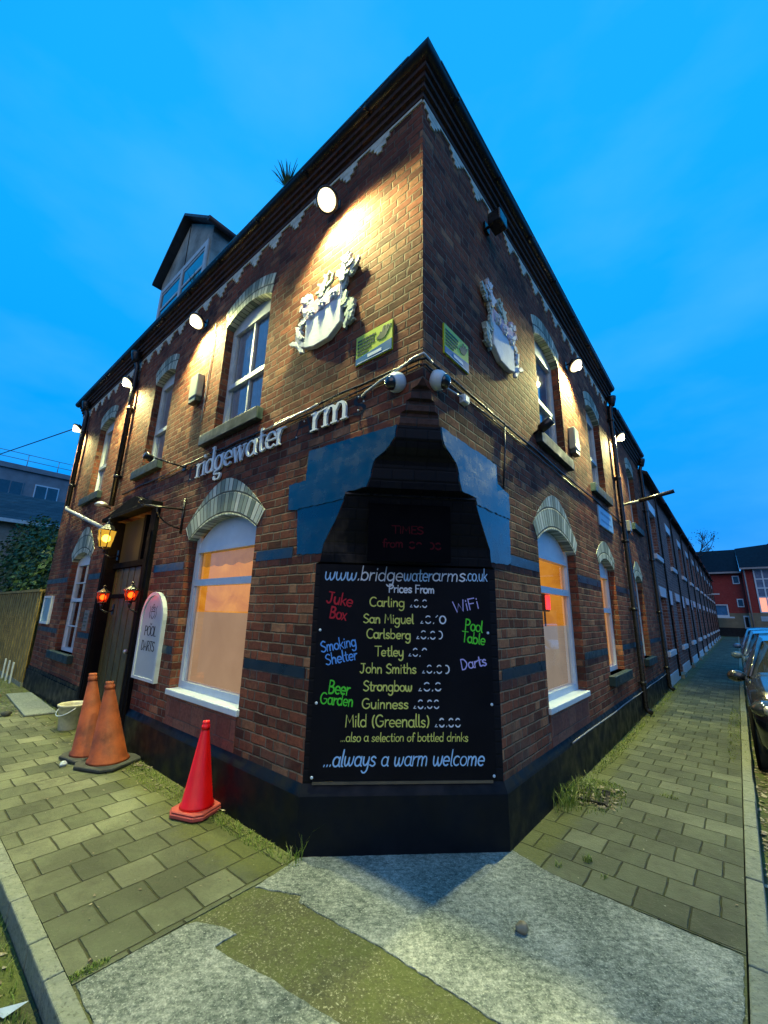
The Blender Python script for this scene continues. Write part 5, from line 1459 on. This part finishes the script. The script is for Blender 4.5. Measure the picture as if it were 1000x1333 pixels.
def tuft(x, y, z, h, n, label):
    t = empty("roof_plant", (x, y, z), 0, label, "plant", "plants growing in the gutter")
    rr = random.Random(n); bm = B()
    for i in range(n):
        b = rr.uniform(0, 6.28); l = h * rr.uniform(.5, 1.1); lean = l * rr.uniform(.1, .75); prev = None; w = rr.uniform(.006, .014)
        for k in range(5):
            f = k / 4; p = Vector((math.cos(b) * lean * f, math.sin(b) * lean * f, l * (f - .3 * f * f))); s_ = Vector((-math.sin(b), math.cos(b), 0)) * w * (1 - f * .85)
            e = (bm.verts.new(p - s_), bm.verts.new(p + s_))
            if prev: bm.faces.new((prev[0], prev[1], e[1], e[0]))
            prev = e
    obj("leaves", bm, M_leaf, t)
    bm = B(); tube(bm, [(0, 0, -.05), (.01, 0, .12)], .008, 5); obj("stem", bm, M_twig, t)
tuft(-1.75, -.15, 6.22, .34, 70, "spiky green plant growing in the gutter above the floodlight")
tuft(-4.10, -.10, 6.24, .30, 50, "small grassy plant growing at the foot of the dormer")

# ================================================================== left side: fence, ivy, shed, flats, wire
fx0, fx1 = -16.5, ENDL - .04
M_fence = plain("weathered_green_fence_board", (.28, .20, .05), .8, .45, 5, .4)
t = empty("timber_fence", (fx1, 0, 0), 0, "weathered vertical board fence joined to the far left end of the pub", "fence")
bm = B(); x = 0; k = 0; rr = random.Random(2)
while x > fx0 - fx1:
    box(bm, x - .128, x, -.06 - .012 * (k % 2), -.04, .08, 1.88 + rr.uniform(-.01, .01)); x -= .13; k += 1
obj("board_panel", bm, M_fence, t)
bm = B(); box(bm, fx0 - fx1, 0, -.09, .02, 1.885, 1.94); obj("cap_rail", bm, M_fence, t)
for i in range(4):
    bm = B(); box(bm, -.05, .05, -.035, .07, 0, 1.88); obj("post", bm, M_fence, t, loc=(-.2 - i * 1.9, 0, 0))
bm = B(); box(bm, fx0 - fx1, 0, -.075, -.03, 0, .08); obj("gravel_board", bm, M_kerb, t)
for i, (x, lab) in enumerate(((-11.3, "left"), (-10.85, "middle"), (-10.4, "right"))):
    bm = B(); box(bm, -.02, .02, -.015, .015, 0, .42, bev=.006); tag(obj("marker_post", bm, M_whitewood, loc=(x, -.14, 0)), "pale short stake against the fence foot, %s one of three" % lab, "stake", "stakes along the fence")
def leafcloud(bm, blobs, n, s, seed):
    rr = random.Random(seed)
    W = [b[3] * b[4] * b[5] for b in blobs]
    for i in range(n):
        b = rr.choices(blobs, W)[0]
        while True:
            v = Vector((rr.uniform(-1, 1), rr.uniform(-1, 1), rr.uniform(-1, 1)))
            if .25 < v.length < 1: break
        v = v.normalized() * (rr.random() ** .35)
        p = Vector((b[0] + v.x * b[3], b[1] + v.y * b[4], b[2] + v.z * b[5]))
        a = Vector((rr.gauss(0, 1), rr.gauss(0, 1), rr.gauss(0, 1))).normalized(); c = a.orthogonal().normalized(); l = s * rr.uniform(.6, 1.4)
        d = a.cross(c)
        q = [p - c * l, p - d * l * .55, p + c * l, p + d * l * .55]
        bm.faces.new([bm.verts.new(x) for x in q])
t = empty("ivy_bush", (-13, 1.0, -.55), 0, "dark green ivy covered bush rising behind the board fence", "bush")
bm = B()
BL = [(1.9, -.1, 2.0, 1.0, .7, 1.5), (.6, -.2, 2.6, 1.2, .8, 1.5), (-.9, -.1, 2.7, 1.3, .9, 1.7), (-2.6, .0, 2.9, 1.5, .9, 1.9), (-4.6, .2, 3.1, 1.7, 1.1, 2.2), (-7.0, .3, 3.2, 1.9, 1.2, 2.6), (1.2, .2, 3.1, .6, .5, .7), (-1.6, -.3, 4.0, .6, .5, .5)]
leafcloud(bm, BL, 15000, .065, 4); obj("foliage", bm, M_leaf, t)
bm = B(); rr = random.Random(8)
for i in range(8):
    x = -7 + i * 1.2; tube(bm, [(x, .2, 0), (x + rr.uniform(-.2, .2), .2, 1.5), (x + rr.uniform(-.4, .4), .1, 3.2)], [.06, .045, .02], 6)
obj("stem", bm, M_twig, t)
t = empty("slate_shed", (-24, 1.5, .35), 0, "low building with slate roof and pale barge trim behind the ivy", "outbuilding")
bm = B(); prism(bm, [(-3, 0), (3, 0), (3, 4.7), (0, 6.25), (-3, 4.7)], -6, 6); obj("wall", bm, plain("pale_render", (.35, .36, .30), .8, .25, 3, .2), t)
bm = B()
M_slate2 = brick("slate_courses", [(0, (.02, .035, .05)), (1, (.06, .085, .10))], (.015, .02, .025), L=.35, h=.22, joint=.015, header=0, bump=.6, soot=.2)
for s in (-1, 1):
    q = [(0, -6.3, 6.36), (s * 3.4, -6.3, 4.62), (s * 3.4, 6.3, 4.62), (0, 6.3, 6.36)]
    top = [bm.verts.new(p) for p in q]; bot = [bm.verts.new((a, b, c - .08)) for a, b, c in q]
    bm.faces.new(top); bm.faces.new(bot)
    for i in range(4): bm.faces.new((top[i], bot[i], bot[(i + 1) % 4], top[(i + 1) % 4]))
bmesh.ops.recalc_face_normals(bm, faces=bm.faces)
obj("roof", bm, M_slate2, t)
bm = B(); box(bm, 3.38, 3.48, -6.3, 6.3, 4.50, 4.64); obj("gutter", bm, M_whitewood, t)
t = empty("flats_block", (-44, 3, 0), 0, "grey blue flat-roofed block with railings far behind the slate roof", "building")
M_fl = plain("grey_cladding", (.20, .22, .24), .6, .2, 1.5, .1)
bm = B(); box(bm, -6, 3, -16, 12, 0, 12.3); box(bm, -6, 3.2, -16.2, 12.2, 12.1, 12.5); obj("wall", bm, M_fl, t)
Mw = gloss_paint("flats_window_glass", (.03, .05, .07), .1, 1, 1.5, .02)
for i in range(11):
    y = -14.5 + i * 2.3
    bm = B(); box(bm, 3.0, 3.06, y - .8, y + .8, 9.7, 11.2); w = obj("window", bm, M_white if i % 3 == 1 else M_fl, t); bm = B(); box(bm, 3.061, 3.08, y - .72, y - .04, 9.8, 11.1); box(bm, 3.061, 3.08, y + .04, y + .72, 9.8, 11.1); obj("pane", bm, Mw, w)
bm = B()
for y in range(-16, 13, 2): tube(bm, [(3, y, 12.5), (3, y, 13.5)], .03, 5)
for z in (13.0, 13.5): tube(bm, [(3, -16, z), (3, 12, z)], .03, 5)
obj("railing", bm, M_galv, t)
bm = B(); pts = []
for i in range(25):
    f = i / 24; pts.append((-9.7 - 40 * f, -.1 - 10 * f, 5.62 + 4.5 * f - 1.8 * math.sin(math.pi * f)))
tube(bm, pts, .012, 5); tag(obj("overhead_wire", bm, M_black), "thin black overhead wire running off from the far left floodlight", "wire")

# ================================================================== terrace along the side street
def house():
    h = empty("terraced_house", (0, 10.0, 0), RZ)
    Wd = 3.66
    up = (.95, 2.05, 3.32, 4.55, 4.60); lo = (.95, 2.05, .82, 2.20, 2.22); dr = (2.75, 3.50, .0, 2.02, 2.04)
    bm = B(); wall_mesh(bm, [(0, 0), (Wd, 0), (Wd, 5.4), (0, 5.4)], [opening(*up), opening(*lo), opening(*dr)], .2)
    box(bm, 0, .02, 0.01, 6, 0, 5.3); obj("wall", bm, M_brick_terr, h)
    for (u0, u1, zb, zs, zc) in (up, lo):
        bm = B(); c = (u0 + u1) / 2
        box(bm, u0, u0 + .06, .12, .18, zb, zs); box(bm, u1 - .06, u1, .12, .18, zb, zs); box(bm, u0, u1, .12, .18, zs - .06, zs + .06); box(bm, u0, u1, .12, .18, zb, zb + .06); box(bm, u0, u1, .12, .18, (zb + zs) / 2 - .03, (zb + zs) / 2 + .03)
        w = obj("window", bm, M_white, h)
        bm = B(); box(bm, u0 + .05, u1 - .05, .15, .16, zb + .05, zs - .05); obj("pane", bm, Mw, w)
        bm = B(); box(bm, u0 - .12, u1 + .12, -.07, .12, zb - .14, zb, bev=.01); obj("sill", bm, M_white, w)
        bm = B(); prism(bm, [(u0 - .02, zs + .0), (u1 + .02, zs + .0), (u1 + .16, zs + .26), (u0 - .16, zs + .26)], -.02, .1); obj("lintel", bm, M_white, w)
    u0, u1 = dr[0], dr[1]
    bm = B(); box(bm, u0, u0 + .07, .08, .16, 0, 2.04); box(bm, u1 - .07, u1, .08, .16, 0, 2.04); box(bm, u0, u1, .08, .16, 1.97, 2.05); d = obj("door_frame", bm, M_white, h)
    bm = B(); box(bm, u0 + .07, u1 - .07, .11, .15, .05, 1.97); obj("door", bm, M_blackmatt, d)
    bm = B(); prism(bm, [(u0 - .02, 2.04), (u1 + .02, 2.04), (u1 + .16, 2.46), (u0 - .16, 2.46)], -.02, .1); obj("lintel", bm, M_white, d)
    bm = B(); box(bm, 0.12, u0 - .05, -.03, 0, 0, .27, bev=.008); obj("painted_plinth", bm, M_white, h)
    bm = B(); box(bm, u0 - .05, u1 + .05, -.12, .1, 0, .1); obj("doorstep", bm, M_kerb, h)
    bm = B()
    q = [(-.01, -.18, 5.38), (Wd - .001, -.18, 5.38), (Wd - .001, 3.2, 7.2), (-.01, 3.2, 7.2)]
    top = [bm.verts.new(p) for p in q]; bot = [bm.verts.new((a, b, c - .06)) for a, b, c in q]; bm.faces.new(top); bm.faces.new(bot[::-1])
    for i in range(4): bm.faces.new((top[i], bot[i], bot[(i + 1) % 4], top[(i + 1) % 4]))
    q = [(-.01, 3.2, 7.2), (Wd, 3.2, 7.2), (Wd, 6.4, 5.4), (-.01, 6.4, 5.4)]; bm.faces.new([bm.verts.new(p) for p in q])
    obj("roof", bm, M_slate, h)
    bm = B(); tube(bm, [(0.0, -.16, 5.34), (Wd, -.16, 5.34)], .05, 8); tube(bm, [(2.35, -.05, .1), (2.35, -.05, 5.2), (2.35, -.15, 5.32)], .026, 8); obj("gutter", bm, M_black, h)
    return h
ORD = ["first", "second", "third", "fourth", "fifth", "sixth", "seventh", "eighth", "ninth", "tenth", "eleventh"]
DOORS = [plain("door_paint_%s" % n_, c_, .4, .15, 4) for n_, c_ in (("black", (.012, .012, .014)), ("white", (.5, .54, .56)), ("maroon", (.10, .015, .015)), ("navy", (.012, .03, .08)), ("green", (.015, .06, .03)))]
h0 = house()
for i in range(11):
    h = h0 if i == 0 else copy_tree(h0)
    h.location = (0, 10.02 + 3.66 * i, 0)
    for fr_ in h.children:
        for dd in fr_.children:
            if dd.name.startswith('door'):
                dd.material_slots[0].link = 'OBJECT'; dd.material_slots[0].material = DOORS[(i * 7 + 2) % 5]
    tag(h, "brick terraced house with white lintels, %s along the street from the pub" % ORD[i], "house", "terraced houses along the side street")
bm = B(); tube(bm, [(0, 0, 0), (.0, -.5, .05)], .03, 6); box(bm, -.05, .05, -.75, -.3, .02, .1)
tag(obj("wall_street_lamp", bm, M_white, loc=(0, 36.0, 3.4), rot=(0, 0, RZ)), "pale lamp arm projecting from the far part of the terrace", "lamp")

# red brick flats closing the street
t = empty("red_brick_flats", (0, 58, 0), 0, "bright red brick flats with dark roof and tall white stair window at the street end", "building")
bm = B(); box(bm, -6, 2.55, 0, 12, 0, 7.0); box(bm, 2.55, 22, -.9, 12, 0, 7.3); obj("wall", bm, M_brick_end, t)
bm = B(); box(bm, -6, 2.5, -.06, 0, -.1, 2.45); box(bm, 2.5, 22, -.96, -.9, -.1, 2.5); obj("rendered_ground_floor", bm, plain("tan_render", (.22, .19, .12), .8, .2, 2, .1), t)
bm = B()
def slab4(q, th=.12):
    top = [bm.verts.new(p) for p in q]; bot = [bm.verts.new((a, b, c - th)) for a, b, c in q]; bm.faces.new(top); bm.faces.new(bot[::-1])
    for i in range(len(q)): bm.faces.new((top[i], bot[i], bot[(i + 1) % len(q)], top[(i + 1) % len(q)]))
slab4([(-6.5, -.6, 6.95), (2.4, -.6, 6.95), (2.4, 6, 10.2), (-2, 6, 10.2)]); slab4([(2.4, -1.5, 7.25), (5.4, -1.5, 7.25), (5.4, 6, 10.6), (2.4, 6, 10.3)]); slab4([(5.4, -1.5, 7.25), (23, -1.5, 7.25), (18, 6, 12.6), (8.2, 6, 12.6), (5.4, 6, 10.6)])
slab4([(-6.5, -.6, 6.95), (-2, 6, 10.2), (-6.5, 12.5, 6.95)])
obj("roof", bm, plain("dark_roof_tiles", (.010, .012, .018), .8, .3, 3, .2, spec=.1), t)
bm = B(); box(bm, -6.5, 2.45, -.66, -.55, 6.75, 6.93); box(bm, 2.4, 23, -1.56, -1.45, 7.05, 7.23); tube(bm, [(2.75, -1.0, 0), (2.75, -1.0, 7.1)], .07, 6); obj("gutter", bm, plain("pale_fascia", (.35, .30, .28), .5, .2, 4), t)
bm = B(); x0, x1 = 3.45, 4.85
for x in (x0, (x0 + x1) / 2 - .06, x1 - .12): box(bm, x, x + .12, -1.0, -.9, 2.5, 7.05)
for z in (2.5, 4.05, 5.0, 5.95, 6.95): box(bm, x0, x1, -.99, -.9, z, z + .12)
w = obj("stair_window", bm, M_white, t)
bm = B(); box(bm, x0 + .1, x1 - .1, -.95, -.905, 4.15, 7.0); obj("pane", bm, plain("stair_glass_blue", (.16, .20, .28), .2, .3, 3), w)
bm = B(); box(bm, x0 + .1, x1 - .1, -.95, -.905, 2.6, 4.05); obj("lit_pane", bm, emis("lit_stair_pane", (1.0, .26, .03), 1.0), w)
for x, z, a, b in ((1.95, 6.05, .3, .45), (2.0, 3.55, .28, .45)):
    yy = 0
    bm = B(); box(bm, x - a, x + a, yy - .08, yy, z - b, z + b); w = obj("window", bm, M_white, t); bm = B(); box(bm, x - a * .7, x + a * .7, yy - .1, yy - .081, z - b * .75, z + b * .75); obj("pane", bm, Mw, w)
bm = B(); box(bm, 2.02, 2.5, -.16, -.06, .85, 2.2); w = obj("window", bm, M_white, t); bm = B(); box(bm, 2.12, 2.4, -.18, -.161, 1.0, 2.05); obj("pane", bm, M_dark, w)
bm = B(); box(bm, 3.4, 4.35, -1.0, -.96, 1.65, 2.15); box(bm, 4.5, 5.1, -1.0, -.96, 1.7, 2.12); obj("sign_plate", bm, plain("pale_sign_plate", (.35, .48, .55), .5, .2, 2), t)
bm = B(); box(bm, -6, 2.5, -.1, -.06, -.05, .9); obj("garage_opening", bm, M_dark, t)
bm = B(); box(bm, -1.0, 0.9, -4, -2.5, 2.1, 3.3); box(bm, -1.2, 1.4, -4.2, -2.4, 2.0, 2.2); box(bm, -.9, 1.0, -3.9, -2.6, 0, 2.0)
t2 = empty("garden_room", (0, 55.8, 0), 0, "pale blue glazed bay in front of the red brick flats", "bay")
bm2 = B(); box(bm2, -1.0, .9, -.7, .7, 2.05, 2.2); box(bm2, -1.0, -.9, -.7, .7, 2.2, 3.2); box(bm2, .8, .9, -.7, .7, 2.2, 3.2); box(bm2, -1.0, .9, -.7, .7, 3.2, 3.3); box(bm2, -.9, 1.3, -.75, .75, 1.9, 2.05)
obj("frame", bm2, M_white, t2); bm.free(); bm = B(); box(bm, -.9, .8, -.6, .6, 2.2, 3.2); obj("glazing", bm, plain("bay_glass_blue", (.05, .18, .34), .2, .2, 2), t2)
# bare tree behind the terrace end
def bare_tree(x, y, hgt, seed, label):
    t = empty("bare_tree", (x, y, 0), 0, label, "tree")
    bm = B(); rr = random.Random(seed); tips = []
    def grow(p, d, l, r, n):
        q = p + d * l; tube(bm, [p, p + d * l * .5 + Vector((rr.uniform(-.05, .05), rr.uniform(-.05, .05), 0)) * l, q], [r, r * .85, r * .65], 5, cap=False)
        if n == 0: tips.append(q); return
        for k in range(3 if n > 1 else 4):
            dd = (d + Vector((rr.gauss(0, .45), rr.gauss(0, .45), rr.gauss(.08, .25)))).normalized(); grow(q, dd, l * rr.uniform(.62, .82), r * .6, n - 1)
    grow(Vector((0, 0, 0)), Vector((0, 0, 1)), hgt * .30, hgt * .018, 5)
    obj("trunk", bm, M_twig, t)
    bm = B()
    for q in tips:
        for k in range(2):
            p = q + Vector((rr.gauss(0, .25), rr.gauss(0, .25), rr.gauss(0, .25))); a = Vector((rr.gauss(0, 1), rr.gauss(0, 1), rr.gauss(0, 1))).normalized(); c = a.orthogonal().normalized(); d = a.cross(c)
            bm.faces.new([bm.verts.new(v) for v in (p - c * .10, p - d * .05, p + c * .10, p + d * .05)])
    obj("crown", bm, M_leaf, t)
bare_tree(-3.2, 64, 15.5, 3, "thin half bare tree showing over the end of the terrace")

# ================================================================== parked cars
def car(y, body_col, label, x=2.29, hw=.86):
    t = empty("parked_car", (x, y, -.096), 0, label, "car", "cars parked along the kerb")
    paint = gloss_paint("car_paint", body_col, .18, 1.0, 1.5, .0)
    # stations: y, z belt, z top, half width belt, half width top
    S = [(0.0, .56, .58, .58, .5), (.04, .70, .74, .72, .6), (.18, .83, .87, .81, .66), (.55, .90, .96, .84, .68), (1.02, .94, 1.02, .86, .70), (1.12, .95, 1.05, .86, .70),
         (1.78, .98, 1.43, .86, .60), (2.3, .99, 1.50, .86, .60), (3.2, 1.0, 1.47, .85, .58), (3.85, .99, 1.02, .82, .66), (4.02, .85, .88, .76, .6), (4.06, .5, .52, .6, .5)]
    bm = B(); gb = B(); rings = []
    for (yy, zb, zt, wb, wt) in S:
        wb *= hw / .86
        q = [(0, .22), (wb * .86, .22), (wb * .98, .38), (wb, .60 if zb > .62 else zb * .8), (wb * .985, zb), (wt, zt), (wt * .6, zt + .025), (0, zt + .035)]
        rings.append([(s * a, yy, b) for s in (1,) for a, b in q])
    for i in range(len(rings) - 1):
        for s in (1, -1):
            A_ = [(a * s, b, c) for a, b, c in rings[i]]; B_ = [(a * s, b, c) for a, b, c in rings[i + 1]]
            for k in range(7):
                cabin_side = k == 4 and 5 <= i <= 8
                screen = k in (5, 6) and i in (5, 8)
                tgt = gb if (cabin_side or screen) else bm
                f = [tgt.verts.new(p) for p in ((A_[k], B_[k], B_[k + 1], A_[k + 1]) if s > 0 else (A_[k], A_[k + 1], B_[k + 1], B_[k]))]
                try: tgt.faces.new(f).smooth = True
                except Exception: pass
    for b_, nm, mt in ((bm, "body", paint), (gb, "windows", gloss_paint("car_glass", (.02, .025, .028), .06, 1, 1.5, 0))):
        bmesh.ops.remove_doubles(b_, verts=b_.verts, dist=1e-4); bmesh.ops.recalc_face_normals(b_, faces=b_.faces); obj(nm, b_, mt, t)
    for s in (-1, 1):
        bm = B(); tube(bm, [(s * hw * .93, 1.10, .98), (s * (hw * .70), 1.79, 1.46)], .028, 6); obj("pillar", bm, paint, t)
        bm = B(); ball(bm, (s * (hw + .07), 1.30, .97), 1, 14, 0, (.11, .06, .075)); box(bm, s * hw - .06, s * hw + .06, 1.30, 1.36, .92, .97); m_ = obj("wing_mirror", bm, paint, t)
        bm = B(); ball(bm, (s * hw * .80, .15, .745), 1, 16, 0, (.155, .13, .095)); hl = obj("headlight", bm, gloss_paint("headlight_glass", (.035, .045, .055), .05, 1, 1.5, 0), t)
        bm = B(); ball(bm, (s * hw * .80, .055, .745), .055, 10); obj("lamp_bowl", bm, M_galv, hl)
        for yy in (.72, 3.25):
            bm = B(); lathe(bm, [(.19, -.09), (.29, -.10), (.315, -.06), (.315, .06), (.29, .10), (.19, .09)], 26, (s * (hw - .09), yy, .31), M=Matrix.Rotation(R(90), 3, 'Y')); w = obj("wheel", bm, M_rubber, t)
            bm = B(); lathe(bm, [(.02, -.095), (.19, -.085), (.195, .085), (.02, .1)], 20, (s * (hw - .09), yy, .31), M=Matrix.Rotation(R(90), 3, 'Y')); obj("rim", bm, M_galv, w)
            bm = B(); lathe(bm, [(.345, -.02), (.345, .012)], 26, (s * (hw - .01), yy, .33), M=Matrix.Rotation(R(90), 3, 'Y')); obj("wheel_arch", bm, M_blackmatt, t)
    bm = B(); box(bm, -.62, .62, -.03, .05, .28, .46, bev=.02); obj("bumper", bm, M_blackmatt, t)
    bm = B(); box(bm, -.36, .36, -.012, .06, .50, .60, bev=.01); obj("grille", bm, M_blackmatt, t)
    bm = B(); box(bm, -.26, .26, -.045, -.03, .32, .43); obj("number_plate", bm, M_white, t)
    bm = B()
    for s in (-1, 1): tube(bm, [(s * .05, 1.06, 1.05), (s * .05 + .45, 1.22, 1.14)], .008, 5)
    obj("wiper", bm, M_blackmatt, t)
    return t
car(4.28, (.012, .016, .022), "black parked car nearest the camera with its headlight at the kerb")
car(8.95, (.10, .16, .22), "blue grey car parked behind the black car")
car(13.6, (.16, .26, .36), "third parked car, blue roofed, farthest along the kerb")
